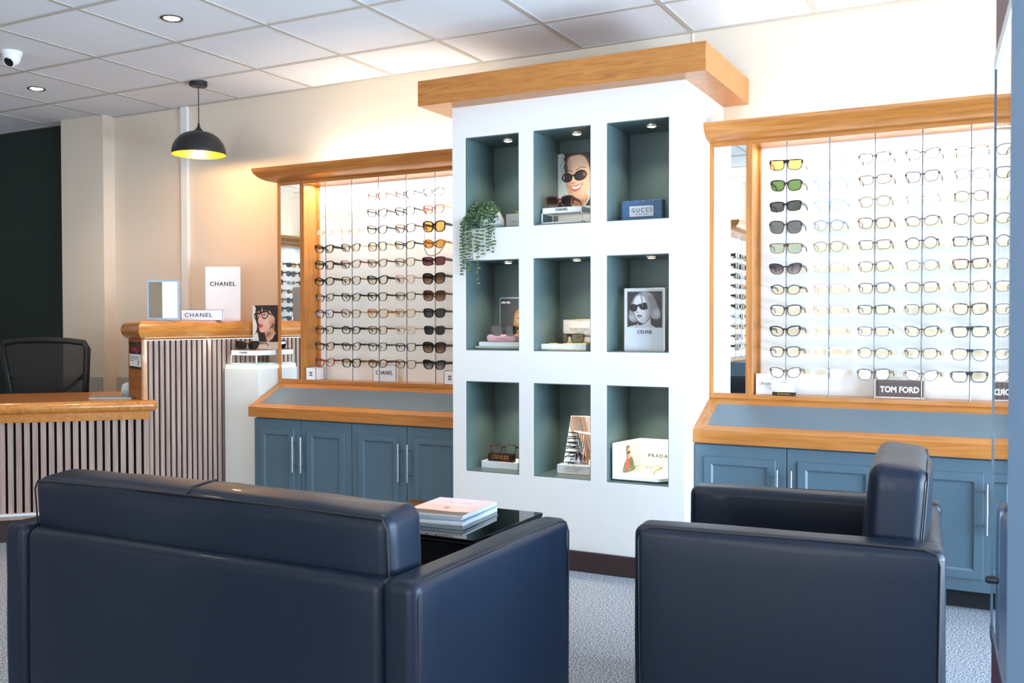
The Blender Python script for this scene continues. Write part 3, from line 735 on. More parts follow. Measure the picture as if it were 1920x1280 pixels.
RIGHT = [
 [('flat', 'black', K, 'amber'), ('square', 'black', .0032, 'green'), ('rect', 'black', .0036, 'grey'), ('big', 'black', .0030, 'grey'), ('flat', 'tortoise', .0022, 'light green'), ('cat', 'black', .0030, 'smoke'), ('oval', 'black', .0022, 'clear'), ('square', 'black', K, 'clear'), ('cat', 'black', K, 'clear'), ('square', 'black', .0030, 'clear'), ('cat', 'black', .0030, 'clear')],
 [('panto', 'pale blue', T_, 'clear'), ('panto', 'pale blue', .0018, 'clear'), ('panto', 'pale blue', .0016, 'clear'), ('panto', 'blue', .0020, 'clear'), ('panto', 'olive', .0020, 'clear'), ('rect', 'beige', .0018, 'clear'), ('square', 'pink', .0018, 'clear'), ('rect', 'pink', .0018, 'clear'), ('cat', 'beige', .0018, 'clear'), ('square', 'crystal', .0018, 'clear'), ('panto', 'crystal', .0018, 'clear')],
 [('square', 'purple', T_, 'clear'), ('rect', 'brown', .0018, 'clear'), ('panto', 'olive', .0020, 'clear'), ('square', 'tortoise', .0022, 'clear'), ('rect', 'brown', .0020, 'clear'), ('square', 'tortoise', .0018, 'clear'), ('square', 'navy', .0020, 'clear'), ('rect', 'black', .0022, 'clear'), ('rect', 'navy', .0018, 'clear'), ('panto', 'black', .0018, 'clear'), ('square', 'black', .0032, 'clear')],
 [('cat', 'navy', .0018, 'clear'), ('square', 'purple', T_, 'clear'), ('oval', 'silver', W, 'clear'), ('oval', 'brown', T_, 'clear'), ('round', 'black', .0018, 'clear'), ('panto', 'silver', T_, 'clear'), ('square', 'brown', T_, 'clear'), ('square', 'brown', .0018, 'clear'), ('cat', 'black', .0022, 'clear'), ('square', 'black', T_, 'clear'), ('cat', 'purple', .0018, 'clear')],
 [('round', 'tortoise', .0014, 'clear'), ('panto', 'grey', .0014, 'clear'), ('panto', 'tortoise', .0014, 'clear'), ('panto', 'brown', .0016, 'clear'), ('rect', 'black', .0022, 'clear'), ('rect', 'tortoise', K, 'clear'), ('square', 'tortoise', .0016, 'clear'), ('square', 'tortoise', K, 'clear'), ('flat', 'teal black', .0040, 'clear'), ('avi', 'navy', .0020, 'clear'), ('flat', 'navy', .0036, 'clear')],
 [('panto', 'silver', T_, 'clear')] * 2 + [('square', 'grey', T_, 'clear')] * 2 + [('rect', 'grey', T_, 'clear')] * 2 + [('square', 'silver', T_, 'clear')] * 3 + [('rect', 'black', .0018, 'clear')] * 2,
]
RODL = [0.2664, 0.4559, 0.6432, 0.831, 1.0195]
RODR = [2.9078, 3.0965, 3.2878, 3.4786, 3.6666, 3.86]
RY = -0.226
plate_m = mat('cream_strip', (236, 220, 190), 0.5)
for side, rods, table in (('left', RODL, LEFT), ('right', RODR, RIGHT)):
    for c, (rx_, items) in enumerate(zip(rods, table)):
        t = thing('display_rod', 'slim steel rod holding eyewear, %s from the mirror in the %s display' % (ORD[c], side), 'rod', (rx_, RY, .817), 0, 'steel rods of the %s display' % side)
        b = B(); tube(b, [(rx_, RY, .817), (rx_, RY, 1.9755)], 0.0031, 10); put('rod', b, mat('rod_steel', (128, 130, 135), .32, 1.0), t, smooth=True)
        for k, z in enumerate(ZR):
            b = B(); zz_ = z + .003
            box(b, rx_ - .0035, rx_ + .0035, RY - .010, RY + .004, zz_ - .005, zz_ + .003)
            h = put('holder', b, mat('holder_clear', (150, 152, 156), 0.3), t)
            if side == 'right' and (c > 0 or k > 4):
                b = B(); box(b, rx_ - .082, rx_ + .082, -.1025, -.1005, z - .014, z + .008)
                put('cream_back_strip', b, plate_m, DISPLAYS[1])  # thin cream strip on the back panel behind the pair
        for k, it in enumerate(items):
            sh, fc, th, ln = it[:4]; tc = it[4] if len(it) > 4 else None
            kind = 'sunglasses' if ln != 'clear' else 'glasses'
            rim = 'thin' if th < .0016 else ('thick' if th > .0025 else '')
            lens = '' if ln == 'clear' else ' with %s lenses' % ln
            lab = '%s%s %s %s%s, %s down %s rod, %s display' % ((rim + ' ') if rim else '', fc, SHN[sh], kind, lens, ORD[k], ORD[c], side)
            jz = random.uniform(-.05, .05); jr = random.uniform(-.03, .03)
            wd_ = 1.06 if kind == 'sunglasses' else random.uniform(.97, 1.03)
            g = glasses(sh, fc, th, ln, lab, (rx_ + random.uniform(-.002, .002), RY - .0125, ZR[k] - 0.001), 'eyewear on the %s display' % side, jz, wd_, tc)
            g.rotation_euler = (0, jr, jz)

# the shop's other displays, which the narrow mirrors pick up
def opposite(short, label, x0, x1, loc, rods, step, sh_):
    t = wall_display(label, x0, x1, True, True); L0 = t.location.copy()
    t.location = loc; t.rotation_euler = (0, 0, PI / 2)
    M = Matrix.Translation(Vector(loc)) @ Matrix.Rotation(PI / 2, 4, 'Z') @ Matrix.Translation(-L0)
    src_ = [o for o in COL.objects if o.parent is None and o.name.startswith(sh_) and 'display' in o.get('label', '') and not o['label'].startswith('reflected')]
    for n_, c in enumerate(rods):
        x = x0 + .30 + step * c
        rod = thing('display_rod', 'reflected steel rod, %s from the left on the %s' % (ORD[n_], short), 'rod', M @ Vector((x, RY, .817)), PI / 2, 'rods of the ' + short)
        b = B(); tube(b, [(0, 0, 0), (0, 0, 1.158)], .0031, 8); put('rod', b, steel, rod, local=True, smooth=True)
        for k in range(1, 11):
            s_ = src_[(c * 5 + k * 3) % len(src_)]
            dup(s_, M @ Vector((x, RY - .0125, ZR[k])), PI / 2, 'reflected sunglasses, %s down the %s rod of the %s' % (ORD[k - 1], ORD[n_], short), 'eyewear on the ' + short)
    return t
o1 = opposite('partition display', 'narrow oak display on the partition, seen only in the right display mirror', 0, 1.75, (1.40, -5.28, .795), (1, 2, 3, 4, 5, 6), .20, 'sunglasses')
o2 = opposite('side wall display', 'wide oak display on the side wall, seen only in the left display mirror', 0, 2.2, (-3.15, -3.95, .795), (3, 4, 5, 6), .20, 'sunglasses')
for o_, xx, y0, y1, tx in ((o1, 1.48, -5.9, -4.5, 1.40), (o2, -3.07, -4.85, -2.95, -3.15)):
    area('display_tube', (xx, (y0 + y1) / 2, 1.972), (xx - .04, (y0 + y1) / 2, 1.45), .02, y1 - y0, 10, (1.0, 0.95, 0.86), 170)
    area('crown_uplight', (tx + .0, (y0 + y1) / 2, 2.0), (tx - .1, (y0 + y1) / 2, 2.5), .05, y1 - y0, 10, (1.0, 0.93, 0.80), 170)
b = B(); box(b, 1.302, 1.80, -6.15, -4.41, .0, .794, .002); tag(put('base_cabinet', b, cab_blue), 'long blue base cabinet under the partition display, seen only in the mirror', 'cabinet')

# beaded chain draped from the sunglasses on the fifth rod, fine gold chain on the second
def chain(P, r, n):
    bm = B()
    for i in range(n):
        u = i / (n - 1.0) * (len(P) - 1); k = min(int(u), len(P) - 2); f = u - k
        p = Vector(P[k]).lerp(Vector(P[k + 1]), f)
        bmesh.ops.create_icosphere(bm, subdivisions=1, radius=r, matrix=Matrix.Translation(p))
    return bm
ch = [(.985, -.255, 1.775), (.978, -.255, 1.73), (.972, -.255, 1.68), (.968, -.255, 1.62), (.970, -.256, 1.56), (.985, -.258, 1.528), (1.01, -.26, 1.518), (1.04, -.262, 1.520), (1.07, -.262, 1.535), (1.09, -.26, 1.56), (1.095, -.255, 1.60)]
tag(put('bead_chain', chain(ch, .0032, 64), mat('bead_brown', (150, 108, 92), 0.3), smooth=True), 'beaded eyewear chain hanging in a loop across sunglasses on the fifth rod', 'chain')
ch = [(.395, -.25, 1.89), (.393, -.25, 1.78), (.392, -.25, 1.70), (.405, -.25, 1.63), (.43, -.25, 1.575), (.4559, -.252, 1.555), (.485, -.25, 1.575), (.505, -.25, 1.63), (.518, -.25, 1.70), (.519, -.25, 1.78), (.517, -.25, 1.86)]
b = B(); tube(b, ch, .0012, 6); tag(put('gold_chain', b, gold, smooth=True), 'fine gold eyewear chain looped round the second rod of the left display', 'chain')

# ---------------------------------------------------------------- small signs inside the displays
FRONT = (1, 0, 0)
def cc_logo(M, s, parent):
    bm = B()
    for sgn in (-1, 1):
        N = 22
        ins, out = [], []
        for k in range(N + 1):
            a = math.radians(45 + 270 * k / N)
            c, s2 = math.cos(a), math.sin(a)
            for L_, r in ((ins, .34), (out, .5)): L_.append(bm.verts.new(M @ Vector((sgn * (r * s * c + s * .20), r * s * s2, .0004))))
        for k in range(N): bm.faces.new((ins[k], out[k], out[k + 1], ins[k + 1]))
    return put('logo', bm, ink, parent)
def cube_box(label, x0, x1, y0, y1, z0, z1, rz=0):
    t = thing('logo_cube', label, 'box', ((x0 + x1) / 2, (y0 + y1) / 2, z0), rz)
    cx, cy = (x0 + x1) / 2, (y0 + y1) / 2; M = Matrix.Translation((cx, cy, 0)) @ Matrix.Rotation(rz, 4, 'Z') @ Matrix.Translation((-cx, -cy, 0))
    b = B(); box(b, x0, x1, y0, y1, z0, z1, 0.0, M); put('box_body', b, white_card, t)
    b = B(); e = .0012
    for (xa, xb) in ((x0 - e, x0 + e), (x1 - e, x1 + e)):
        for (ya, yb) in ((y0 - e, y0 + e), (y1 - e, y1 + e)): box(b, xa, xb, ya, yb, z0, z1 + e, 0, M)
        for (za, zb) in ((z0, z0 + 2 * e), (z1 - e, z1 + e)): box(b, xa, xb, y0 - e, y1 + e, za, zb, 0, M)
    for (ya, yb) in ((y0 - e, y0 + e), (y1 - e, y1 + e)):
        for (za, zb) in ((z0, z0 + 2 * e), (z1 - e, z1 + e)): box(b, x0 - e, x1 + e, ya, yb, za, zb, 0, M)
    put('black_edging', b, ink, t)
    cc_logo(M @ basis((cx, y0 - .0006, (z0 + z1) / 2), FRONT), (z1 - z0) * .32, t)
    return t
cube_box('white cube with black edges and double C logo beside the left display mirror', .118, .192, -.232, -.160, .817, .892)
cube_box('white cube with black edges and double C logo tight against the column', 1.078, 1.150, -.232, -.160, .817, .892)
def slab_sign(name, label, x0, x1, y0, y1, z0, z1, m, txt, tm, tw, th, tz=0.5, rz=0.0, bold=0.0, spacing=1.0, cat='sign', tx=0.0, bev=.001):
    t = thing(name, label, cat, ((x0 + x1) / 2, (y0 + y1) / 2, z0), rz)
    cx, cy = (x0 + x1) / 2, (y0 + y1) / 2; M = Matrix.Translation((cx, cy, 0)) @ Matrix.Rotation(rz, 4, 'Z') @ Matrix.Translation((-cx, -cy, 0))
    b = B(); box(b, x0, x1, y0, y1, z0, z1, bev, M); put('sign_body', b, m, t)
    if txt: lettering(txt, tw, th, M @ basis((cx + tx, y0 - .0008, z0 + (z1 - z0) * tz), FRONT), tm, t, bold, spacing)
    return t, M
t, M = slab_sign('sign_block', 'white CHANEL sign block behind the third rod of the left display', .560, .722, -.175, -.150, .817, .918, white_card, 'CHANEL', ink, .118, .0235, .52, bold=.015, spacing=1.15)
b = B(); e = .001
for z in (.817, .916): box(b, .560, .722, -.1765, -.1745, z, z + .002)
for x in (.560, .720): box(b, x, x + .002, -.1765, -.1745, .817, .918)
put('black_edging', b, ink, t)
t, M = slab_sign('sign_block', 'dark ebony TOM FORD sign block behind the third and fourth rods', 3.290, 3.482, -.178, -.150, .825, .896, ramp_mat('ebony', [(0.4, (40, 24, 24)), (0.6, (78, 50, 44))], 4, 0.25, 0.5, (1, 8, 60), 4), 'TOM FORD', white_gloss, .160, .027, .45, bold=.03)
b = B(); box(b, 3.286, 3.488, -.182, -.146, .817, .825, .001); box(b, 3.286, 3.488, -.1455, -.143, .817, .900); put('acrylic_base', b, mat('clear_acrylic', (214, 196, 186), 0.1), t)
marble = ramp_mat('white_marble', [(0.30, (196, 190, 188)), (0.42, (236, 234, 234)), (0.6, (244, 243, 243))], 9, 0.2, 0.5, (1, 1, 1), 8, 2.5)
t, M = slab_sign('marble_plaque', 'white marble TOM FORD plaque at the left end of the right display', 2.760, 2.842, -.185, -.150, .817, .914, marble, 'TOM FORD', grey_ink, .060, .0115, .52, rz=.12)
b = B(); box(b, 2.775, 2.83, -.186, -.1853, .858, .8585); put('caption_line', b, grey_ink, t)
t = thing('card_holder', 'white information card standing in a small dark TOM FORD holder', 'sign', (2.90, -.228, .817))
b = B(); box(b, 2.848, 2.952, -.238, -.218, .817, .834, .001); put('holder_base', b, mat('bronze_black', (50, 42, 32), .3, .4), t)
b = B(); box(b, 2.860, 2.945, -.230, -.228, .834, .886); put('card', b, white_card, t)
lettering('TOM FORD', .058, .008, basis((2.90, -.2385, .8255), FRONT), gold, t, .02)
b = B()
for k in range(4): box(b, 2.875, 2.930, -.2308, -.2302, .848 + .006 * k, .8488 + .006 * k)
put('printed_lines', b, grey_ink, t)
lettering('TOM FORD', .026, .0035, basis((2.902, -.2306, .8785), FRONT), ink, t)

# ================================================================ THINGS IN THE NICHES
# --- top left: trailing plant, box
zf = NZs[0][0] + .004
t = thing('trailing_plant', 'green trailing eucalyptus plant in a white pot, spilling from the top left niche', 'plant', (1.515, -.505, zf))
b = B(); lathe(b, [(0, 0), (.052, 0), (.066, .02), (.062, .05), (.045, .082), (.040, .090), (.036, .088), (.036, .07), (0, .07)], 28, (1.522, -.497, zf)); put('pot', b, mat('white_ceramic', (226, 226, 226), .4), t, smooth=True)
leafm = ramp_mat('eucalyptus_leaf', [(0.3, (58, 84, 60)), (0.55, (86, 112, 78)), (0.8, (136, 152, 84))], 30, .5, .3, (1, 1, 1), 2)
stemm = mat('plant_stem', (96, 112, 74), .6)
rnd = random.Random(3)
def leaf(bm, p, d, up_, L_):
    d = d.normalized(); s = d.cross(up_); s = s.normalized() if s.length > 1e-6 else Vector((1, 0, 0)); n = s.cross(d)
    ring = []
    for (u, w_) in ((0, 0), (.22, .40), (.58, .52), (.88, .34), (1.0, 0), (.88, -.34), (.58, -.52), (.22, -.40)):
        ring.append(bm.verts.new(p + d * L_ * u + s * L_ * w_ + n * (abs(w_) * .25 - u * u * .12) * L_))
    c = bm.verts.new(p + d * L_ * .55)
    for k in range(8): bm.faces.new((c, ring[k], ring[(k + 1) % 8]))
lb, sb = B(), B()
src = Vector((1.515, -.50, zf + .085))
ends = [(1.430, -.630, 1.392), (1.446, -.632, 1.420), (1.462, -.628, 1.44), (1.478, -.632, 1.405), (1.486, -.626, 1.465), (1.522, -.634, 1.345), (1.510, -.628, 1.50), (1.548, -.630, 1.486), (1.576, -.628, 1.505), (1.608, -.630, 1.495), (1.590, -.626, 1.53), (1.468, -.627, 1.52), (1.44, -.628, 1.50)]
for e_ in ends:
    e_ = Vector(e_)
    mid = Vector((src.x + (e_.x - src.x) * .8, -.600, zf + .075 + rnd.uniform(-.01, .02)))
    edge = Vector((src.x + (e_.x - src.x) * 1.0, -.632, zf + .02))
    P = []
    ctrl = [src + Vector((rnd.uniform(-.02, .02), 0, 0)), src.lerp(mid, .5) + Vector((0, 0, .03)), mid, edge, edge.lerp(e_, .5) + Vector((rnd.uniform(-.006, .006), 0, 0)), e_]
    for i in range(len(ctrl) - 1):
        for k in range(8): P.append(ctrl[i].lerp(ctrl[i + 1], k / 8))
    P.append(e_)
    tube(sb, P[::2], .0009, 5)
    acc = 0
    for i in range(1, len(P)):
        acc += (P[i] - P[i - 1]).length
        if acc > .0125:
            acc = 0
            tan = (P[i] - P[i - 1]).normalized(); a = rnd.uniform(0, PI)
            for q in (0, PI):
                side = Vector((math.cos(a + q), -abs(math.sin(a + q)) * .8, 0.15 + rnd.uniform(-.2, .3)))
                leaf(lb, P[i], side + tan * .15 + Vector((0, 0, -.2)), Vector((rnd.uniform(-.3, .3), -1, rnd.uniform(.2, .9))), rnd.uniform(.0105, .014) * (1.2 if P[i].z > zf else 1))
for k in range(560):
    a = rnd.uniform(0, 2 * PI); r = rnd.uniform(.2, 1) ** .6; hgt = rnd.uniform(0, 1)
    p = src + Vector((math.cos(a) * r * .075 - .014, -.035 + math.sin(a) * r * .06, -.055 + .105 * math.sqrt(max(0, 1 - r * r * .8)) * hgt + .01))
    if p.x < 1.448: p.x = 1.448 + rnd.uniform(0, .01)
    leaf(lb, p, Vector((math.cos(a), math.sin(a), rnd.uniform(-.2, .8))), Vector((rnd.uniform(-.6, .6), -1, rnd.uniform(.2, 1.2))), rnd.uniform(.011, .016))
put('foliage', lb, leafm, t); put('stems', sb, stemm, t, smooth=True)
t, M = slab_sign('display_block', 'pale grey TOM FORD block beside the plant in the top left niche', 1.605, 1.727, -.50, -.40, zf, zf + .072, mat('pale_grey_block', (206, 206, 200), .4), 'TOM FORD', mat('rose_gold', (214, 180, 140), .25, .8), .066, .011, .45)
t = thing('card_holder', 'white card in a brass holder on the grey block, top left niche', 'sign', (1.69, -.45, zf + .072))
b = B(); box(b, 1.640, 1.728, -.475, -.445, zf + .0725, zf + .090, .001); put('brass_base', b, gold, t)
b = B(); M = Matrix.Translation((1.70, -.452, zf + .09)) @ Matrix.Rotation(-.15, 4, 'X'); box(b, -.042, .027, -.0015, .0015, 0, .056, 0, M); put('card', b, white_card, t)
lettering('TOM FORD', .024, .004, M @ basis((-.002, -.002, .048), FRONT), ink, t)

# --- top centre: portrait poster, frame riser, sunglasses
t = thing('portrait_poster', 'poster of a smiling woman wearing black oval sunglasses, top centre niche', 'poster', (1.905, -.335, zf))
PW, PH = .228, .285
b = B(); box(b, 1.806, 1.806 + PW, -.3415, -.3375, zf + .005, 1.9905 - .002); put('poster_board', b, white_card, t)
A = Art(PW, .262, (196, 206, 208), 170)
sx = .163 / PW
def S(p): return [(x * sx, y) for x, y in p]
A.poly(S([(.26, -.1), (.28, .04), (.24, .10), (.28, .16), (.25, .24), (.29, .34), (.32, .46), (.5, .5), (1.0, .5), (1.5, .6), (1.5, -.1)]), (46, 38, 36)); A.streaks((82, 66, 58), S([(.24, 0), (1.4, 0), (1.4, .5), (.3, .45)]), .5, 90, .6)
A.poly(S([(.46, 1.1), (.50, .80), (.70, .72), (1.0, .78), (1.2, 1.1)]), (214, 160, 132))
A.poly(S([(.39, .30), (.38, .16), (.44, .075), (.60, .045), (.82, .05), (.98, .12), (1.10, .30), (1.12, .52), (1.04, .72), (.90, .85), (.74, .90), (.60, .86), (.48, .74), (.36, .60), (.33, .46)]), (226, 178, 150))
A.ell(.70 * sx, .22, .30 * sx, .15, (244, 212, 188), 0, 1.2, .8); A.ell(.84 * sx, .66, .20 * sx, .16, (240, 198, 172), 0, 1.2, .7)
A.ell(.42 * sx, .66, .07 * sx, .20, (180, 122, 98), -.35, 1.2, .6); A.ell(.42 * sx, .22, .06 * sx, .16, (196, 144, 118), 0, 1.2, .5); A.ell(.62 * sx, .93, .22 * sx, .06, (150, 100, 80), 0, 1.2, .7)
A.line(S([(.36, .345), (.46, .325), (.54, .345)]), .010, (120, 84, 66), .7); A.line(S([(.66, .32), (.82, .27), (.98, .29)]), .010, (120, 84, 66), .7)
A.ell(.36 * sx, .455, .185 * sx, .088, (24, 22, 26), .1, .05); A.ell(.80 * sx, .425, .215 * sx, .098, (24, 22, 26), -.22, .05)
A.ell(.38 * sx, .457, .13 * sx, .062, (62, 50, 52), .1, .3); A.ell(.80 * sx, .428, .165 * sx, .07, (58, 46, 48), -.22, .3); A.ell(.93 * sx, .41, .05 * sx, .045, (160, 112, 96), -.2, 1, .8); A.ell(.25 * sx, .45, .03 * sx, .05, (170, 180, 184), 0, .8, .8)
A.line(S([(.5, .43), (.62, .41)]), .018, (22, 20, 24))
A.ell(.56 * sx, .50, .035 * sx, .06, (246, 214, 192), -.1, 1, .8); A.ell(.55 * sx, .565, .055 * sx, .018, (184, 122, 98), 0, .8, .8); A.line(S([(.45, .60), (.46, .55)]), .007, (190, 132, 108), .6); A.line(S([(.90, .62), (.86, .55)]), .009, (196, 140, 116), .7)
A.poly(S([(.47, .615), (.58, .615), (.72, .60), (.86, .575), (.84, .63), (.76, .695), (.64, .725), (.54, .71)]), (204, 96, 92))
A.poly(S([(.51, .632), (.62, .632), (.74, .618), (.83, .592), (.78, .645), (.68, .675), (.57, .672)]), (250, 246, 240))
A.poly([(-.1, 1.2), (.0, .98), (.20 * sx, .86), (.40 * sx, .79), (.50 * sx, .80), (.52 * sx, .95), (.62 * sx, 1.1)], (62, 58, 66)); A.streaks((96, 90, 98), [(0, 1), (.1, .88), (.34, .80), (.34, 1)], .4, 130, .9)
A.poly(S([(.47, .80), (.50, .77), (.57, .92), (.56, 1.05), (.50, 1.05)]), (236, 234, 230)); A.poly(S([(.88, 1.1), (.94, .95), (1.05, .86), (1.5, .8), (1.5, 1.1)]), (80, 72, 76)); A.line(S([(.92, 1.0), (1.08, .86)]), .02, (226, 220, 214))
A.build('portrait_print', basis((1.806 + PW / 2, -.3425, 1.9885 - .131), FRONT), t)
t = thing('display_riser', 'white wire frame CHANEL riser in the top centre niche', 'display stand', (1.91, -.49, zf))
b = B(); box(b, 1.803, 2.045, -.552, -.40, zf - .0, zf + .011, .001); put('base_board', b, mat('grey_beige_board', (172, 166, 154), .6), t)
def riser(t, x0, x1, y0, y1, z0, z1, zt, txt, tw, th):
    b = B(); w_ = .0045
    for x in (x0, x1 - w_):
        for y in (y0, y1 - w_): box(b, x, x + w_, y, y + w_, z0, z1)
        box(b, x, x + w_, y0, y1, z0, z0 + w_); box(b, x, x + w_, y0, y1, z1 - w_, z1)
    for y in (y0, y1 - w_): box(b, x0, x1, y, y + w_, z0, z0 + w_); box(b, x0, x1, y, y + w_, z1 - w_, z1)
    put('wire_frame', b, white_gloss, t)
    b = B(); box(b, x0 + .006, x1 - .001, y0 - .002, y1, z1, zt, .0008); put('top_plate', b, white_gloss, t)
    lettering(txt, tw, th, basis(((x0 + x1) / 2 + .002, y0 - .0032, (z1 + zt) / 2), FRONT), ink, t, .02, 1.1)
riser(t, 1.822, 2.034, -.545, -.42, zf + .011, zf + .062, zf + .083, 'CHANEL', .066, .0125)
glasses('big', 'burgundy', .0042, 'brown', 'burgundy sunglasses with gold temples standing on the white CHANEL riser', (1.915, -.535, zf + .083 + .0265), None, 0.12, 1.0, 'gold')
# --- top right: studded block
t = thing('studded_block', 'blue studded GUCCI block in the top right niche', 'sign', (2.312, -.48, zf))
gb = mat('studded_blue', (66, 106, 146), .35)
b = B(); box(b, 2.214, 2.412, -.505, -.455, zf, zf + .098, .004); put('block', b, gb, t)
b = B()
x0, x1, z0, z1 = 2.222, 2.404, zf + .008, zf + .090
pts = [(x0 + (x1 - x0) * k / 11, z) for k in range(12) for z in (z0, z1)] + [(x, z0 + (z1 - z0) * k / 5) for k in range(1, 5) for x in (x0, x1)]
for (x, z) in pts: bmesh.ops.create_icosphere(b, subdivisions=2, radius=.0032, matrix=Matrix.Translation((x, -.5055, z)))
st = put('studs', b, mat('copper_stud', (176, 150, 146), .25, 1.0), t, smooth=True)
b = B(); box(b, 2.252, 2.374, -.5068, -.505, zf + .0205, zf + .0745); put('plaque_border', b, mat('dark_copper', (60, 44, 44), .4), t)
b = B(); box(b, 2.2545, 2.3715, -.508, -.5065, zf + .023, zf + .072); pq = put('plaque', b, mat('silver_card', (208, 208, 210), .4), t)
lettering('GUCCI', .094, .0185, basis((2.313, -.5085, zf + .052), FRONT), ink, pq, 0, 1.35); lettering('OFFICIAL DEALER', .062, .005, basis((2.313, -.5085, zf + .034), FRONT), grey_ink, pq)
# --- middle left
zf = NZs[1][0] + .004
t = thing('portrait_poster', 'dark MIU MIU poster of a long haired woman, middle left niche', 'poster', (1.59, -.33, zf))
b = B(); box(b, 1.478, 1.660, -.334, -.328, zf, 1.284, .0005); put('silver_frame', b, mat('satin_silver', (176, 186, 190), .3, .6), t)
A = Art(.170, .252, (66, 68, 74), 150); A.ell(.5, 1.0, .9, .5, (84, 86, 90), 0, 1.5)
hr = [(.26, 1.05), (.34, .84), (.42, .66), (.46, .46), (.50, .30), (.60, .22), (.74, .22), (.84, .34), (.86, .6), (.92, 1.05)]
A.poly(hr, (190, 132, 72)); A.streaks((232, 180, 112), hr, .6, 150, .2); A.streaks((128, 80, 42), hr, .5, 83, .2)
A.ell(.66, .42, .105, .115, (232, 190, 164), 0, .1); A.ell(.60, .47, .05, .05, (214, 164, 136), 0, 1, .6); A.ell(.60, .395, .035, .014, (46, 28, 24), .2, .3); A.ell(.72, .395, .035, .014, (46, 28, 24), -.1, .3); A.ell(.655, .495, .035, .012, (186, 78, 74), 0, .3)
jk = [(.18, 1.1), (.30, .90), (.48, .80), (.62, .74), (.80, .78), (1.1, .86), (1.1, 1.1)]
A.poly(jk, (168, 168, 172)); A.streaks((64, 64, 72), jk, .8, 110, 1.0); A.streaks((210, 210, 214), jk, .5, 70, .1)
A.build('portrait_print', basis((1.569, -.335, 1.150), FRONT), t)
lettering('miu miu', .050, .0125, basis((1.515, -.3356, 1.258), FRONT), white_gloss, t, .05)
t = thing('display_block', 'stacked pale glass and white display block in the middle left niche', 'display stand', (1.57, -.47, zf))
b = B(); box(b, 1.447, 1.690, -.535, -.40, zf + .004, zf + .015, .001); put('glass_slab', b, mat('pale_glass', (176, 184, 172), .15), t)
b = B(); box(b, 1.455, 1.69, -.527, -.41, zf, zf + .004); put('foot', b, mat('dark_foot', (86, 96, 90), .5), t)
b = B(); box(b, 1.462, 1.690, -.522, -.41, zf + .015, zf + .036, .001); put('top_block', b, mat('white_block', (214, 218, 216), .35), t)
tb = soft_box(.165, .075, .036, .0165, (.0, .0, .002), 6); place(tb, (1.578, -.475, zf + .0545)); 
t = thing('glasses_case', 'pink leather glasses case lying on the white block, middle left niche', 'case', (1.578, -.475, zf + .036))
put('case_shell', tb, mat('pink_case', (226, 176, 180), .35, bump=.1, bscale=200), t, smooth=True)
b = B(); tube(b, [(1.578 + .0835 * math.cos(a), -.475 + .0385 * math.sin(a), zf + .052) for a in [2 * PI * k / 40 for k in range(41)]], .0012, 5, False); put('seam', b, mat('pink_seam', (160, 110, 116), .5), t)
glasses('square', 'black', .0030, 'grey', 'black sunglasses propped on the pink glasses case', (1.598, -.512, zf + .092), None, 0.10, 1.06, None)
# --- middle centre
t = thing('marble_plaque', 'white marble TOM FORD plaque with gold edge, middle centre niche', 'sign', (1.95, -.35, zf))
b = B(); box(b, 1.853, 2.09, -.362, -.345, zf + .034, zf + .146, .0006); put('marble_slab', b, marble, t)
b = B(); box(b, 1.851, 2.092, -.364, -.343, zf + .1455, zf + .1485); box(b, 1.850, 1.8535, -.364, -.343, zf + .034, zf + .1485); put('gold_edge', b, gold, t)
lettering('TOM FORD', .105, .014, basis((1.938, -.3626, zf + .098), FRONT), grey_ink, t, .0); lettering('EYEWEAR', .05, .006, basis((1.94, -.3626, zf + .084), FRONT), grey_ink, t)
t = thing('marble_block', 'low white marble block with gold plates, middle centre niche', 'display stand', (1.94, -.45, zf))
b = B(); box(b, 1.817, 2.05, -.540, -.375, zf + .003, zf + .029, .0008); put('marble_slab', b, marble, t)
b = B(); box(b, 1.824, 2.044, -.534, -.378, zf, zf + .003); put('gold_foot', b, gold, t)
b = B(); box(b, 1.832, 2.046, -.522, -.372, zf + .029, zf + .0335, .0006); put('gold_plate', b, gold, t)
glasses('flat', 'black', .0024, 'dark green', 'black flat top sunglasses with olive lenses standing on the marble block', (1.955, -.515, zf + .0335 + .0225), None, 0.14, 1.10, None)
# --- middle right
t = thing('framed_portrait', 'framed black and white CELINE portrait of a woman in sunglasses, middle right niche', 'poster', (2.326, -.49, zf))
b = B(); box(b, 2.2275, 2.424, -.502, -.478, zf, 1.311, .001); put('frame_block', b, mat('white_frame', (214, 220, 226), .3), t)
b = B(); e = .003
for (xa, xb, za, zb) in ((2.2275, 2.424, zf, zf + e), (2.2275, 2.424, 1.311 - e, 1.311), (2.2275, 2.2275 + e, zf, 1.311), (2.424 - e, 2.424, zf, 1.311)): box(b, xa, xb, -.5045, -.5015, za, zb)
put('polished_edge', b, mat('champagne_edge', (214, 202, 196), .12, .9), t)
A = Art(.168, .166, (54, 48, 52), 190); A.ell(.9, .1, .3, .3, (66, 60, 64), 0, 1.5)
hb = [(.20, .16), (.34, .05), (.52, .01), (.68, .07), (.80, .22), (.86, .38), (.93, .55), (.95, .68), (.88, .76), (.74, .755), (.62, .74), (.36, .80), (.26, .84), (.14, .84), (.05, .74), (.05, .60), (.09, .40)]
A.poly(hb, (136, 130, 134)); A.streaks((206, 202, 206), hb, .8, 230, .30); A.streaks((72, 66, 70), hb, .55, 131, .28)
A.ell(.84, .62, .10, .12, (206, 202, 204), 0, 1.4, .7); A.ell(.14, .72, .09, .08, (206, 202, 204), 0, 1.4, .6); A.ell(.55, .06, .18, .05, (190, 186, 190), .2, 1.4, .6)
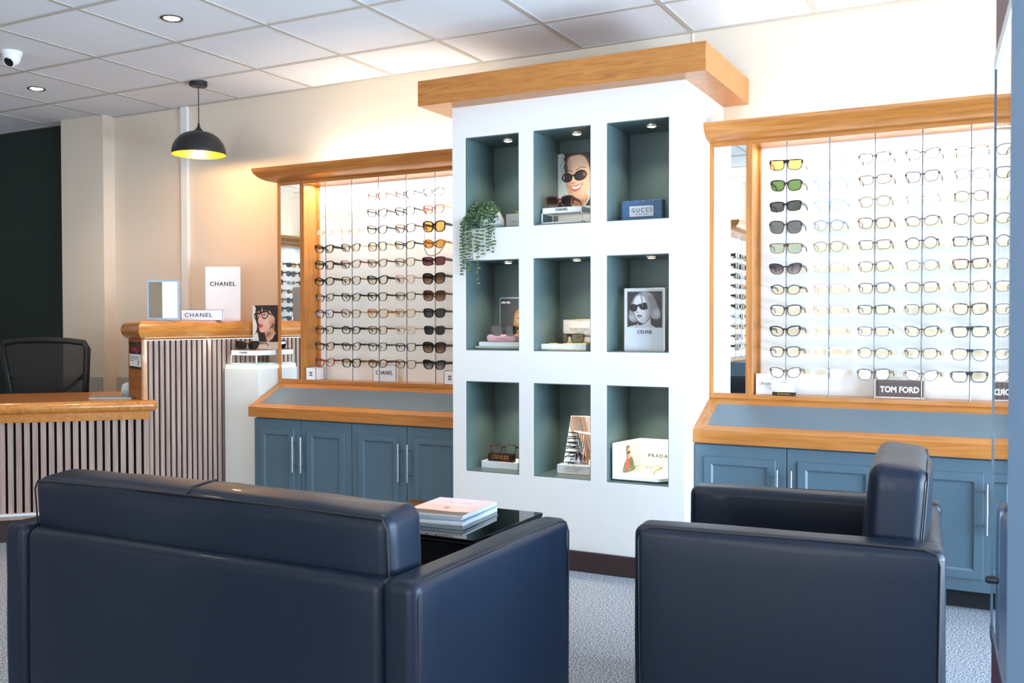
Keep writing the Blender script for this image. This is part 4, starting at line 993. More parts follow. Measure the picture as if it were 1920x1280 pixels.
A.poly([(-.02, 1.05), (.06, .97), (.28, .91), (.32, .76), (.62, .66), (.67, .80), (.68, .91), (.78, .98), (.82, 1.05)], (198, 194, 197)); A.poly([(.27, .80), (.46, .88), (.60, .76), (.66, .66), (.66, .74), (.50, .88), (.34, .94)], (78, 72, 76)); A.line([(.27, .92), (.28, 1.0)], .006, (90, 84, 88)); A.line([(.27, 1.0), (.27, .9)], .004, (60, 56, 60))
A.poly([(.25, .16), (.36, .10), (.48, .14), (.60, .26), (.645, .44), (.64, .60), (.57, .72), (.46, .82), (.38, .845), (.31, .80), (.25, .68), (.20, .54), (.17, .40), (.19, .26)], (222, 218, 220))
A.ell(.60, .56, .07, .2, (168, 162, 166), .1, 1.4, .7); A.ell(.36, .24, .12, .1, (240, 238, 240), 0, 1.4, .8); A.ell(.45, .78, .10, .04, (184, 178, 182), -.3, 1.2, .7)
A.ell(.18, .45, .125, .105, (34, 30, 34), .15, .06); A.ell(.49, .41, .15, .10, (34, 30, 34), -.08, .06); A.line([(.28, .395), (.36, .385)], .02, (30, 26, 30)); A.line([(.63, .37), (.36, .35), (.28, .38), (.06, .40)], .009, (30, 26, 30))
fr_ = [(.44, .04), (.52, .02), (.60, .20), (.64, .42), (.65, .62), (.60, .74), (.56, .72), (.60, .56), (.56, .34), (.50, .18)]
A.poly(fr_, (150, 144, 148)); A.streaks((214, 210, 214), fr_, .8, 230, .2)
A.poly([(.375, .05), (.42, .05), (.43, .20), (.45, .40), (.43, .42), (.40, .24)], (130, 124, 128), .8)
A.ell(.30, .50, .022, .07, (242, 240, 242), .1, 1.2, .8); A.ell(.285, .575, .035, .016, (90, 84, 88), 0, .7, .8)
A.poly([(.27, .665), (.33, .64), (.37, .65), (.44, .67), (.38, .68), (.33, .685)], (112, 104, 108)); A.poly([(.29, .69), (.36, .69), (.42, .685), (.39, .725), (.33, .735)], (140, 132, 136)); A.line([(.28, .685), (.43, .68)], .005, (50, 46, 50)); A.ell(.35, .70, .02, .008, (226, 222, 224), 0, .8, .8)
A.build('portrait_print', basis((2.3275, -.5032, 1.2125), FRONT), t)
lettering('CELINE', .071, .0155, basis((2.3275, -.5032, 1.110), FRONT), ink, t, .012, 1.12)
# --- bottom left
zf = NZs[2][0] + .004
t = thing('display_block', 'plain white display block in the bottom left niche', 'display stand', (1.56, -.45, zf))
b = B(); box(b, 1.462, 1.668, -.50, -.36, zf, zf + .034, .0015); put('block', b, white_card, t)
tort = ramp_mat('tortoise_plate', [(0.4, (30, 16, 14)), (0.58, (84, 36, 20)), (0.72, (150, 66, 26))], 60, .2, .5, (1, 1, 1), 3)
t, M = slab_sign('name_plate', 'dark tortoiseshell name plate on the white block, bottom left niche', 1.498, 1.640, -.495, -.468, zf + .034, zf + .076, tort, 'CUTLER AND GROSS', gold, .094, .019, .55, bold=.02)
glasses('rect', 'tortoise', .0028, 'clear', 'tortoiseshell glasses resting on the dark name plate, bottom left niche', (1.574, -.475, zf + .076 + .019), None, 0.12, 1.06, None)
# --- bottom centre
t, M = slab_sign('marble_block', 'white marble TOM FORD block holding the small mirror, bottom centre niche', 1.884, 2.085, -.505, -.415, zf + .003, zf + .044, marble, 'TOM FORD', mat('pale_gold_ink', (186, 176, 150), .4), .076, .0125, .62, tx=-.02)
lettering('EYEWEAR COLLECTION', .062, .0055, basis((1.965, -.5062, zf + .015), FRONT), MATS['pale_gold_ink'], t)
b = B(); box(b, 1.886, 2.083, -.503, -.417, zf, zf + .003); put('gold_foot', b, gold, t)
t = thing('table_mirror', 'tilted small mirror standing on the marble block, bottom centre niche', 'mirror', (2.0, -.46, zf + .044))
M = Matrix.Translation((2.0, -.475, zf + .0445)) @ Matrix.Rotation(.16, 4, 'Z') @ Matrix.Rotation(-.20, 4, 'X')
b = B(); prism(b, [(-.092, 0), (.09, 0), (.09, .235), (-.065, .235)], 1, .002, .006); b.transform(M); put('mirror_back', b, mat('mirror_edge', (196, 206, 200), .2), t)
b = B(); prism(b, [(-.089, .002), (.088, .002), (.088, .233), (-.063, .233)], 1, .0, .0019); b.transform(M); put('mirror_glass', b, mirror_m, t)
# --- bottom right: white corner stage
t = thing('corner_stage', 'white glowing PRADA corner display in the bottom right niche', 'display stand', (2.32, -.45, zf))
glow = mat('lit_white', (246, 248, 240), .5, emit=(255, 255, 236), estr=.06)
b = B(); prism(b, [(2.199, -.578), (2.415, -.578), (2.455, -.54), (2.455, -.335), (2.245, -.335)], 2, zf + .008, zf + .022); put('stage_floor', b, glow, t)
b = B(); prism(b, [(2.207, -.566), (2.408, -.566), (2.445, -.53), (2.445, -.345), (2.25, -.345)], 2, zf, zf + .008); put('stage_foot', b, mat('dark_foot2', (60, 72, 70), .5), t)
b = B(); prism(b, [(2.245, -.343), (2.455, -.343), (2.455, -.335), (2.243, -.335)], 2, zf + .022, zf + .172); bw = put('back_wing', b, glow, t)
b = B(); prism(b, [(2.199, -.578), (2.207, -.578), (2.252, -.343), (2.244, -.335)], 2, zf + .022, zf + .172); sw = put('side_wing', b, glow, t)
lettering('PRADA', .095, .0165, basis((2.337, -.3436, zf + .093), FRONT), ink, bw, .0, 1.3)
A = Art(.13, .125, (247, 249, 242), 130)
A.poly([(.18, 1), (.22, .68), (.34, .56), (.36, .5), (.66, .44), (.80, .50), (.92, .78), (.96, .96)], (112, 116, 84))
A.poly([(.42, .50), (.36, .1), (.40, .02), (.56, .0), (.60, .1), (.50, .3), (.5, .5)], (110, 84, 50)); A.poly([(.46, .1), (.58, .1), (.64, .2), (.66, .30), (.62, .46), (.50, .52), (.46, .4)], (226, 170, 132))
A.ell(.54, .27, .10, .045, (50, 44, 40), -.3, .1); A.poly([(.34, .92), (.38, .55), (.50, .52), (.56, .60), (.58, .92), (.46, .84)], (226, 92, 74)); A.poly([(.6, .5), (.68, .44), (.70, .5), (.64, .56)], (226, 92, 74))
d1 = Vector((2.252 - 2.207, -.343 + .578, 0)).normalized()
A.build('portrait_print', basis((2.231, -.460, zf + .0875), d1), sw)
g = glasses('oval', 'gold', .0009, 'clear', 'thin gold glasses with tortoise tips lying on the white corner display', (2.328, -.44, zf + .0425), None, PI, .95, 'amber tortoise')

# ================================================================ RECEPTION BAR AND DESK
BZ = 1.170; DZ = .735
t = thing('bar_counter', 'tall reception bar with slatted front and rounded honey oak top', 'counter', (-.5, -.5, 0))
fp = [(-.385, -.985), (-.385, -.012), (-.64, -.012), (-.64, -.862)]
b = B(); prism(b, fp, 2, DZ + .001, BZ - .105); prism(b, [(-.385, -.955), (-.385, -.012), (-.64, -.012), (-.64, -.70)], 2, 0, DZ - .032); put('core', b, mat('core_oak', (176, 112, 52), .5), t)
# end panel
e0 = Vector((-.372, -1.0, 0)); e1 = Vector((-.632, -.873, 0)); ed = (e1 - e0).normalized(); en = Vector((ed.y, -ed.x, 0)); en = en if en.y < 0 else -en
b = B(); prism(b, [(e0.x, e0.y), (e1.x, e1.y), (e1.x - en.x * .02, e1.y - en.y * .02), (e0.x - en.x * .02, e0.y - en.y * .02)], 2, DZ + .001, BZ - .105); put('end_panel', b, cherry, t)
b = B(); box(b, -.3845, -.368, -.998, -.972, .735, BZ - .105); put('edge_strip', b, mat('pale_oak_edge', (206, 156, 104), .4), t)
# slats on felt
b = B(); box(b, -.3845, -.3785, -.97, -.012, 0, BZ - .107); put('felt_backing', b, felt, t)
b = B(); y = -.958
while y < -.03:
    box(b, -.3785, -.371, y, y + .0245, 0.0, BZ - .112); y += .0395
s = put('slat_cladding', b, slat_m, t)
# bullnose top: half-round edge all round
def bullnose_loop(fp_, r, zc, over):
    """outline polygon (counter clockwise or not) grown outwards; returns a closed slab with a half-round rim"""
    n = len(fp_); area_ = sum(fp_[i][0] * fp_[(i + 1) % n][1] - fp_[(i + 1) % n][0] * fp_[i][1] for i in range(n)); sg = 1 if area_ > 0 else -1
    def grown(d):
        out = []
        for i in range(n):
            p0, p1, p2 = Vector(fp_[i - 1]), Vector(fp_[i]), Vector(fp_[(i + 1) % n])
            a = (p1 - p0).normalized(); c = (p2 - p1).normalized()
            na = Vector((a.y, -a.x)) * sg; nc = Vector((c.y, -c.x)) * sg
            bis = (na + nc).normalized(); out.append(p1 + bis * (d / max(.35, bis.dot(na))))
        return out
    bm = B(); rings = []
    for k in range(13):
        a = -PI / 2 + PI * k / 12
        rings.append([bm.verts.new((p.x, p.y, zc + r * math.sin(a))) for p in grown(over - r * .92 + r * .92 * math.cos(a))])
    for A_, C in zip(rings, rings[1:]):
        for k in range(n): bm.faces.new((A_[k], A_[(k + 1) % n], C[(k + 1) % n], C[k]))
    bm.faces.new(rings[0]); bm.faces.new(list(reversed(rings[-1])))
    return bm
fpt = [(-.372, -1.0), (-.372, -.048), (-.632, -.048), (-.632, -.873)]
put('rounded_top', bullnose_loop(fpt, .053, BZ - .053, .036), cherry_y, t, smooth=True)
b = B(); box(b, -.362, -.352, -.99, -.05, BZ - .1105, BZ - .1075); put('light_strip', b, emission('led_soft', (240, 250, 255), 2.5), t)
area('bar_strip_light', (-.350, -.52, BZ - .112), (-.368, -.52, .8), .02, .9, .9, (1.0, .98, .94))
# sticker
t2 = thing('sticker', 'black and white notice card with red ubc logo on the bar end panel', 'sign', tuple(e0.lerp(e1, .3) + Vector((0, 0, .905))))
C0 = e0.lerp(e1, .50) + en * .001; Ms = basis((C0.x, C0.y, .978), -ed)
def flat(bm, x0, x1, y0, y1, M, z=0.0, th=.0006): box(bm, x0, x1, y0, y1, z, z + th, 0, M)
Ms = Ms @ Matrix.Diagonal((2.0, 1.0, 1.0, 1.0))
b = B(); flat(b, -.058, .058, -.078, .072, Ms); put('card', b, white_card, t2)
b = B(); flat(b, -.058, .058, .004, .072, Ms, .0006); put('black_panel', b, ink, t2)
b = B(); flat(b, -.058, .058, -.078, -.064, Ms, .0006); put('black_panel', b, ink, t2)
rd = mat('sticker_red', (206, 40, 46), .5)
put('lettering', text_bm('ubc', .056, .030, Ms @ Matrix.Translation((-.008, .036, .0016)), .0006, .02), rd, t2)
bb = B(); rings_ = []
for rr, w_ in ((.026, .004), (.018, .003)):
    N = 18; a0, a1 = -2.1, 1.7
    A_ = [bb.verts.new(Ms @ Vector((.016 + .8 * rr * math.cos(a0 + (a1 - a0) * k / N), .038 + rr * math.sin(a0 + (a1 - a0) * k / N), .0016))) for k in range(N + 1)]
    C = [bb.verts.new(Ms @ Vector((.016 + .8 * (rr + w_) * math.cos(a0 + (a1 - a0) * k / N), .038 + (rr + w_) * math.sin(a0 + (a1 - a0) * k / N), .0016))) for k in range(N + 1)]
    for k in range(N): bb.faces.new((A_[k], C[k], C[k + 1], A_[k + 1]))
put('logo', bb, rd, t2)
b = B()
for k, w_ in enumerate((.088, .080, .038)): flat(b, -.052, -.052 + w_, -.012 - .011 * k, -.009 - .011 * k, Ms, .0008)
flat(b, .036, .042, -.05, -.02, Ms @ Matrix.Rotation(-.2, 4, 'Z'), .0008)
put('printed_lines', b, ink, t2)

# low desk at 45 degrees
d = Vector((-.7071, -.7071, 0)); nrm = Vector((.7071, -.7071, 0)); q = Vector((-.316, -.971, 0))
t = thing('reception_desk', 'lower reception desk with rounded front edge and slatted front', 'desk', (-1.0, -1.3, 0))
DZ = .735
def dp(s, o, z): v = q + d * s + nrm * o; return Vector((v.x, v.y, z))
Ld = 1.9
b = B()
A_ = [dp(.0, -.03, 0), dp(Ld, -.03, 0), dp(Ld, -.80, 0), dp(.25, -.80, 0), dp(-.06, -.42, 0)]
# worktop: slab reaching back behind the bar end panel
top = [tuple(dp(.0, -.03, 0)[:2]), tuple(dp(Ld, -.03, 0)[:2]), tuple(dp(Ld, -.79, 0)[:2]), tuple(dp(.15, -.79, 0)[:2]), (-.645, -.36), (-.645, -.885), (-.372, -.985)]
prism(b, top, 2, DZ - .03, DZ); put('worktop', b, desk_top_m, t)
b = B(); N = 12; rings = []
for s_2 in (-.012, 0.0, .008, Ld):
    rr = {-.012: .012, 0.0: .026}.get(s_2, .031)
    rings.append([b.verts.new(dp(s_2, -.033 + .033 * (rr / .031) * math.cos(-PI / 2 + PI * k / N), DZ - .031 + rr * math.sin(-PI / 2 + PI * k / N))) for k in range(N + 1)])
for A_, C in zip(rings, rings[1:]):
    for k in range(N): b.faces.new((A_[k], A_[k + 1], C[k + 1], C[k]))
    b.faces.new((A_[0], C[0], C[N], A_[N]))
b.faces.new(rings[0]); b.faces.new(list(reversed(rings[-1])))
put('rounded_edge', b, cherry_y, t, smooth=True)
Md = Matrix(((d.x, nrm.x, 0, q.x), (d.y, nrm.y, 0, q.y), (0, 0, 1, 0), (0, 0, 0, 1)))
b = B(); box(b, .030, Ld, -.050, -.030, DZ - .105, DZ - .060, 0, Md); put('fascia', b, cherry_y, t)
b = B(); box(b, .030, Ld, -.060, -.052, .14, DZ - .06, 0, Md); box(b, .030, Ld, -.40, -.38, 0, DZ - .03, 0, Md); put('felt_backing', b, felt, t)
b = B(); s_2 = .034
while s_2 < Ld - .03: box(b, s_2, s_2 + .026, -.052, -.040, .150, DZ - .105, 0, Md); s_2 += .0395
put('slat_cladding', b, slat_m, t)
b = B(); box(b, .030, Ld, -.052, -.02, .138, .150, 0, Md); put('bottom_trim', b, white_trim, t)
b = B(); box(b, .030, Ld, -.052, -.026, .118, .138, 0, Md); put('base_strip', b, slat_m, t)
b = B(); box(b, .030, Ld, -.052, -.034, .0, .118, 0, Md); put('plinth_board', b, brown_skirt, t)
# tablet on the desk
t = thing('tablet', 'silver tablet lying flat on the low reception desk', 'tablet', tuple(dp(.20, -.26, DZ)), .5)
Mt = Matrix.Translation(dp(.215, -.245, DZ)) @ Matrix.Rotation(.47, 4, 'Z')
b = B(); box(b, -.12, .12, -.085, .085, 0, .007, .002, Mt); put('body', b, mat('tablet_silver', (190, 190, 192), .3, .7), t)
b = B(); box(b, -.112, .112, -.078, .078, .007, .0078, 0, Mt); put('screen', b, mat('screen_grey', (120, 120, 124), .2), t)
# crumpled tissue pack beside the bar panel
tb = soft_box(.06, .05, .06, .02, (.004, .004, .006), 4, .006, 4); place(tb, (-.72, -.80, DZ + .032), 0, .15, .4)
tag(put('tissue_pack', tb, ramp_mat('tissue_plastic', [(.45, (214, 222, 222)), (.55, (120, 196, 196)), (.6, (226, 230, 230))], 14, .4), smooth=True), 'small white and teal tissue pack beside the bar end panel', 'packet')

# mirror and signs on the bar, turned towards the room
vr = Vector((cy_, -sy_, 0)).normalized()
def stand_up(name, label, cat, c, w_, h_, th, m, z0=BZ, yaw=None):
    r = Vector((math.cos(yaw), math.sin(yaw), 0)) if yaw is not None else vr
    t = thing(name, label, cat, (c[0], c[1], z0)); M = basis((c[0], c[1], z0), r)
    b = B(); box(b, -w_ / 2, w_ / 2, 0, h_, -th, 0, .001, M); put('board', b, m, t)
    return t, M
t, M = stand_up('table_mirror', 'small upright mirror with pale blue grey frame on the bar top', 'mirror', (-.415, -.818), .180, .226, .012, mat('pale_blue_frame', (150, 172, 190), .35))
b = B(); box(b, -.080, .080, .014, .216, 0, .0008, 0, M); put('mirror_glass', b, mirror_m, t)
t, M = stand_up('poster_board', 'tall white CHANEL board standing on the bar top', 'sign', (-.555, -.215), .218, .337, .012, white_card)
lettering('CHANEL', .160, .0265, M @ Matrix.Translation((0, .230, .0008)), ink, t, .015, 1.15)
t, M = stand_up('sign_block', 'long low white CHANEL block between the mirror and the tall board', 'sign', (-.452, -.492), .248, .064, .03, white_card)
lettering('CHANEL', .164, .024, M @ Matrix.Translation((-.02, .033, .0008)), mat('blue_grey_ink', (70, 84, 110), .3), t, .012, 1.2)
b = B(); e = .0012
for (a0, a1, c0, c1) in ((-.124, .124, 0, .002), (-.124, .124, .062, .064), (-.124, -.122, 0, .064), (.122, .124, 0, .064)): box(b, a0, a1, c0, c1, 0, .0008, 0, M)
put('black_edging', b, ink, t)

# ================================================================ WHITE PLINTH
t = thing('display_plinth', 'white display plinth with glowing top between slatted bar and left display', 'plinth', (-.224, -.27, 0))
b = B(); box(b, -.358, -.0895, -.4058, -.14, 0, .885, .001); put('plinth_body', b, mat('white_plinth', (222, 222, 216), .5), t)
b = B(); box(b, -.352, -.094, -.400, -.145, .885, .903); put('light_band', b, emission('band_white', (240, 255, 250), 3.2), t)
b = B(); box(b, -.350, -.0955, -.402, -.143, .903, .911, .001); put('glass_top', b, mat('green_glass_top', (196, 214, 204), .1), t)
t = thing('display_riser', 'white wire frame CHANEL riser on the glowing plinth', 'display stand', (-.21, -.29, .911))
riser(t, -.316, -.112, -.398, -.19, .911, .968, .992, 'CHANEL', .062, .011)
b = B(); box(b, -.300, -.125, -.385, -.24, .9925, .995); put('brown_pad', b, mat('tan_pad', (150, 110, 84), .6), t)
glasses('cat', 'black', .0030, 'dark grey', 'black butterfly sunglasses on the riser above the glowing plinth', (-.205, -.375, .995 + .026), None, .25, 1.12, 'gold')
b = chain([(-.27, -.392, .998), (-.24, -.396, .998), (-.20, -.398, .998), (-.16, -.396, .998), (-.13, -.390, .998)], .003, 26)
tag(put('bead_chain', b, mat('bead_dark', (60, 44, 36), .3), smooth=True), 'dark bead chain lying below the butterfly sunglasses on the plinth', 'chain')
t = thing('portrait_poster', 'poster of a dark haired woman in black glasses beside the left display', 'poster', (-.22, -.205, .995))
b = B(); box(b, -.321, -.092, -.204, -.2, .9955, 1.2625); put('poster_board', b, mat('beige_board', (214, 204, 192), .5), t)
A = Art(.229, .2225, (224, 226, 226), 190)
f_ = .188 / .229
def S2(p): return [(x * f_, y) for x, y in p]
hw_ = S2([(.22, -.1), (.15, .06), (.12, .2), (.13, .40), (.19, .55), (.17, .68), (.10, .80), (.20, .74), (.24, .86), (.30, 1.02), (.5, 1.1), (1.4, 1.1), (1.4, -.1)])
A.poly(hw_, (36, 30, 32)); A.streaks((70, 60, 60), hw_, .5, 150, .15)
A.poly(S2([(.54, .72), (.56, .86), (.66, 1.06), (.84, .96), (.94, .80), (.88, .62)]), (206, 158, 136)); A.ell(.66 * f_, .80, .13 * f_, .05, (130, 90, 76), -.5, 1.2, .8)
A.poly(S2([(.22, .10), (.215, .28), (.245, .38), (.22, .455), (.27, .50), (.265, .54), (.275, .60), (.285, .66), (.33, .725), (.44, .745), (.60, .70), (.74, .61), (.84, .50), (.90, .44), (.95, .36), (.88, .28), (.84, .05)]), (218, 174, 152))
A.ell(.62 * f_, .47, .17 * f_, .16, (236, 198, 178), 0, 1.3, .8); A.ell(.30 * f_, .40, .05 * f_, .09, (236, 200, 180), -.2, 1.3, .7); A.ell(.80 * f_, .50, .10 * f_, .1, (186, 136, 114), -.5, 1.3, .6); A.ell(.40 * f_, .70, .10 * f_, .03, (232, 192, 170), 0, 1.2, .7)
A.ell(.91 * f_, .46, .04 * f_, .055, (212, 160, 136), 0, .4); A.ell(.915 * f_, .46, .018 * f_, .03, (160, 108, 88), 0, .8, .8)
A.line(S2([(.24, .43), (.28, .455), (.33, .44)]), .008, (160, 110, 90), .8); A.ell(.265 * f_, .445, .02 * f_, .01, (110, 70, 60), 0, .6, .8)
bg_ = S2([(.16, -.1), (.17, .12), (.21, .22), (.27, .14), (.31, .20), (.37, .18), (.41, .05), (.44, .16), (.50, .17), (.56, .13), (.64, .19), (.72, .15), (.80, .22), (.88, .26), (1.0, .34), (1.4, .34), (1.4, -.1)])
A.poly(bg_, (38, 31, 33)); A.streaks((84, 72, 72), bg_, .5, 170, .1)
A.line(S2([(.08, .25), (.20, .235), (.38, .195), (.60, .165), (.68, .19)]), .020, (16, 14, 18)); A.line(S2([(.085, .25), (.10, .36), (.15, .395), (.22, .385), (.28, .30), (.30, .24)]), .012, (16, 14, 18))
A.line(S2([(.38, .22), (.42, .33), (.49, .365), (.58, .35), (.65, .28), (.67, .2)]), .014, (16, 14, 18)); A.line(S2([(.66, .21), (.80, .25), (.9, .27)]), .015, (16, 14, 18))
A.ell(.51 * f_, .262, .060 * f_, .020, (240, 232, 226), -.1, .5); A.ell(.50 * f_, .262, .028 * f_, .020, (40, 28, 26), 0, .3); A.line(S2([(.44, .262), (.50, .238), (.57, .25)]), .006, (30, 22, 22)); A.ell(.20 * f_, .285, .022 * f_, .014, (50, 36, 34), 0, .4)
A.poly(S2([(.265, .535), (.31, .505), (.36, .52), (.46, .555), (.38, .56), (.29, .558)]), (196, 62, 66)); A.poly(S2([(.275, .562), (.38, .563), (.45, .558), (.40, .60), (.33, .625), (.285, .60)]), (214, 78, 80)); A.line(S2([(.275, .558), (.455, .557)]), .005, (120, 30, 36))
A.ell(.9 * f_, .60, .022 * f_, .06, (180, 146, 90), 0, .4); A.ell(.89 * f_, .66, .03 * f_, .02, (120, 92, 60), 0, .4)
A.poly(S2([(.60, 1.1), (.70, .98), (.86, .90), (.97, .76), (1.4, .66), (1.4, 1.1)]), (32, 27, 30))
for k in range(8): A.ell((.68 + .042 * k) * f_, .985 - .032 * k, .014, .014, (236, 232, 226), 0, .3)
A.build('portrait_print', basis((-.321 + .1145, -.2048, 1.2625 - .1112), FRONT), t)

# ================================================================ OFFICE CHAIR
t = thing('office_chair', 'black mesh back office chair behind the low reception desk', 'chair', (-1.40, -.80, 0), 0)
cc = Vector((-1.60, -.675, 0)); Mc = Matrix.Translation(cc) @ Matrix.Rotation(.42, 4, 'Z')
def arcback(u, z, off=0.0):
    u *= 1.05; z = .75 + (z - .75) * 1.04 + .004
    return Mc @ Vector((u, -.02 + .25 * u * u * 1.2 + off - (z - .75) * .12, z))
ol = [(-.20, .56), (-.235, .72), (-.262, .98), (-.245, 1.018), (-.16, 1.030), (0, 1.036), (.16, 1.030), (.245, 1.018), (.262, .98), (.235, .72), (.20, .56)]
meshm = bpy.data.materials.new('chair_mesh'); meshm.use_nodes = True; nt = meshm.node_tree; pb = nt.nodes['Principled BSDF']; pb.inputs['Base Color'].default_value = lin((48, 44, 42)); pb.inputs['Roughness'].default_value = .7; pb.inputs['Alpha'].default_value = .87
b = B(); rows = []
for j in range(9):
    z = .56 + (1.02 - .56) * j / 8
    hw = .20 + (.255 - .20) * min(1, (z - .56) / .35)
    rows.append([b.verts.new(arcback(-hw + 2 * hw * i / 12, z)) for i in range(13)])
for A_, C in zip(rows, rows[1:]):
    for i in range(12): b.faces.new((A_[i], A_[i + 1], C[i + 1], C[i]))
put('mesh_back', b, meshm, t, smooth=True)
b = B(); tube(b, [arcback(u, z, .0) for u, z in ol + [(-.20, .56)]], .020, 10, True); tube(b, [arcback(-.24, .83), arcback(-.12, .74, .03), arcback(0, .70, .05), arcback(.12, .74, .03), arcback(.24, .83)], .014, 8); tube(b, [arcback(0, .70, .05), arcback(0, .5, .06), Mc @ Vector((0, .02, .44))], .025, 8)
put('back_frame', b, black_plastic, t, smooth=True)
tb = soft_box(.48, .46, .07, .03, (0, 0, .01), 5); place(tb, Mc @ Vector((0, .26, .47)), 0, 0, .42); put('seat', tb, mat('black_fabric', (30, 30, 32), .9), t, smooth=True)
b = B(); tube(b, [Mc @ Vector((0, .24, .06)), Mc @ Vector((0, .24, .45))], .025, 12)
for k in range(5):
    a = 2 * PI * k / 5 + .3; tube(b, [Mc @ Vector((0, .24, .09)), Mc @ Vector((.28 * math.cos(a), .24 + .28 * math.sin(a), .065))], [.022, .014], 8)
    bmesh.ops.create_icosphere(b, subdivisions=2, radius=.027, matrix=Matrix.Translation(Mc @ Vector((.28 * math.cos(a), .24 + .28 * math.sin(a), .028))))
put('star_base', b, black_plastic, t, smooth=True)

# ================================================================ LEATHER SEATING
def seam(bm, P, r=.0028): tube(bm, P, r, 6)
def seat_unit(name, label, cat, loc, rz, Wd, Dp, seed, zarm=.622, arm=.10, cush_h=.78, cw_add=0.0, cxo=0.0):
    t = thing(name, label, cat, loc, rz)
    hw, hd = Wd / 2, Dp / 2
    def P(nm, tb, m=leather): return put(nm, tb, m, t, local=True, smooth=True)
    # arms
    for s in (-1, 1):
        tb = soft_box(arm, Dp, zarm - .05, .024, (.004, .002, .004), 9, .0012, seed + s); place(tb, (s * (hw - arm / 2), 0, .05 + (zarm - .05) / 2)); o = P('armrest', tb)
        b = B(); xo = s * (hw - .010); zt = zarm - .006; r = .022
        pts = [(xo + s * .009, -hd + .018, .08), (xo + s * .009, -hd + .012, zt - .03), (xo + s * .004, -hd + .02, zt - .004), (xo, -hd + .05, zt + .004)] + [(xo, -hd + .05 + (Dp - .1) * k / 6, zt + .0045 + .001 * math.sin(k)) for k in range(1, 6)] + [(xo, hd - .05, zt + .004), (xo + s * .004, hd - .02, zt - .004), (xo + s * .009, hd - .012, zt - .03), (xo + s * .009, hd - .018, .08)]
        seam(b, pts); put('stitched_seam', b, leather_dark, o, local=True, smooth=True)
    # back panel between the arms
    bt = .10
    tb = soft_box(Wd - 2 * arm + .004, bt, zarm - .055, .026, (0, .007, .003), 10, .001, seed + 5); place(tb, (0, -hd + bt / 2 + .004, .05 + (zarm - .055) / 2)); P('back_panel', tb)
    # back cushion, leaning
    cw = Wd - 2 * arm - .012 + cw_add; ct = .135; chh = cush_h - .40
    tb = soft_box(cw, ct, chh, .030, (.006, .014, .012), 10, .0022, seed + 9); place(tb, (cxo, -hd + .115, .41 + chh / 2), .07); o = P('back_cushion', tb)
    b = B(); Mx = Matrix.Translation((cxo, -hd + .115, .41 + chh / 2)) @ Matrix.Rotation(.07, 4, 'X')
    for s in (-1, 1):
        seam(b, [Mx @ Vector((s * (cw / 2 - .006), -ct / 2 + .004, -chh / 2 + .03)), Mx @ Vector((s * (cw / 2 - .006), -ct / 2 + .004, chh / 2 - .03)), Mx @ Vector((s * (cw / 2 - .018), -ct / 2 + .005, chh / 2 - .010))], .0025)
    seam(b, [Mx @ Vector((-cw / 2 + .018 + (cw - .036) * k / 10, -ct / 2 + .006 - .002 * math.sin(PI * k / 10), chh / 2 - .008 + .006 * math.sin(PI * k / 10))) for k in range(11)], .0025)
    put('stitched_seam', b, leather_dark, o, local=True, smooth=True)
    if Wd > 1:
        b = B(); seam(b, [Mx @ Vector((-.02, -ct / 2 + .004 + (ct - .01) * k / 6, chh / 2 + (.0125 if 0 < k < 6 else -.004))) for k in range(7)], .0022); put('stitched_seam', b, leather_dark, o, local=True, smooth=True)
    # seat
    nseat = 2 if Wd > 1 else 1; sw_ = (Wd - 2 * arm - .01) / nseat
    for k in range(nseat):
        tb = soft_box(sw_ - .006, Dp - .20, .14, .03, (.002, .002, .012), 7, .002, seed + 20 + k); place(tb, (-(Wd - 2 * arm - .01) / 2 + sw_ * (k + .5), .09, .37)); P('seat_cushion', tb)
    tb = soft_box(Wd - 2 * arm, Dp - .13, .23, .012, (0, 0, 0), 2); place(tb, (0, .055, .185)); P('seat_base', tb)
    for sx_ in (-1, 1):
        for sy2 in (-1, 1):
            b = B(); tube(b, [(sx_ * (hw - .06), sy2 * (hd - .07), 0), (sx_ * (hw - .06), sy2 * (hd - .07), .055)], .022, 12); put('foot', b, chrome, t, local=True, smooth=True)
    return t
SX0, SX1, SY0, SY1 = 1.456, 2.768, -3.066, -2.306
sofa = seat_unit('leather_sofa', 'black leather two seat sofa seen from behind, left foreground', 'sofa', ((SX0 + SX1) / 2, (SY0 + SY1) / 2, 0), 0, SX1 - SX0, SY1 - SY0, 1, arm=.087, cush_h=.738, cw_add=.022, cxo=-.012)
seat_unit('leather_armchair', 'black leather armchair seen from its side, right foreground', 'armchair', (3.300, -1.925, 0), PI / 2 + .078, .752, .744, 40, arm=.105, cush_h=.785)

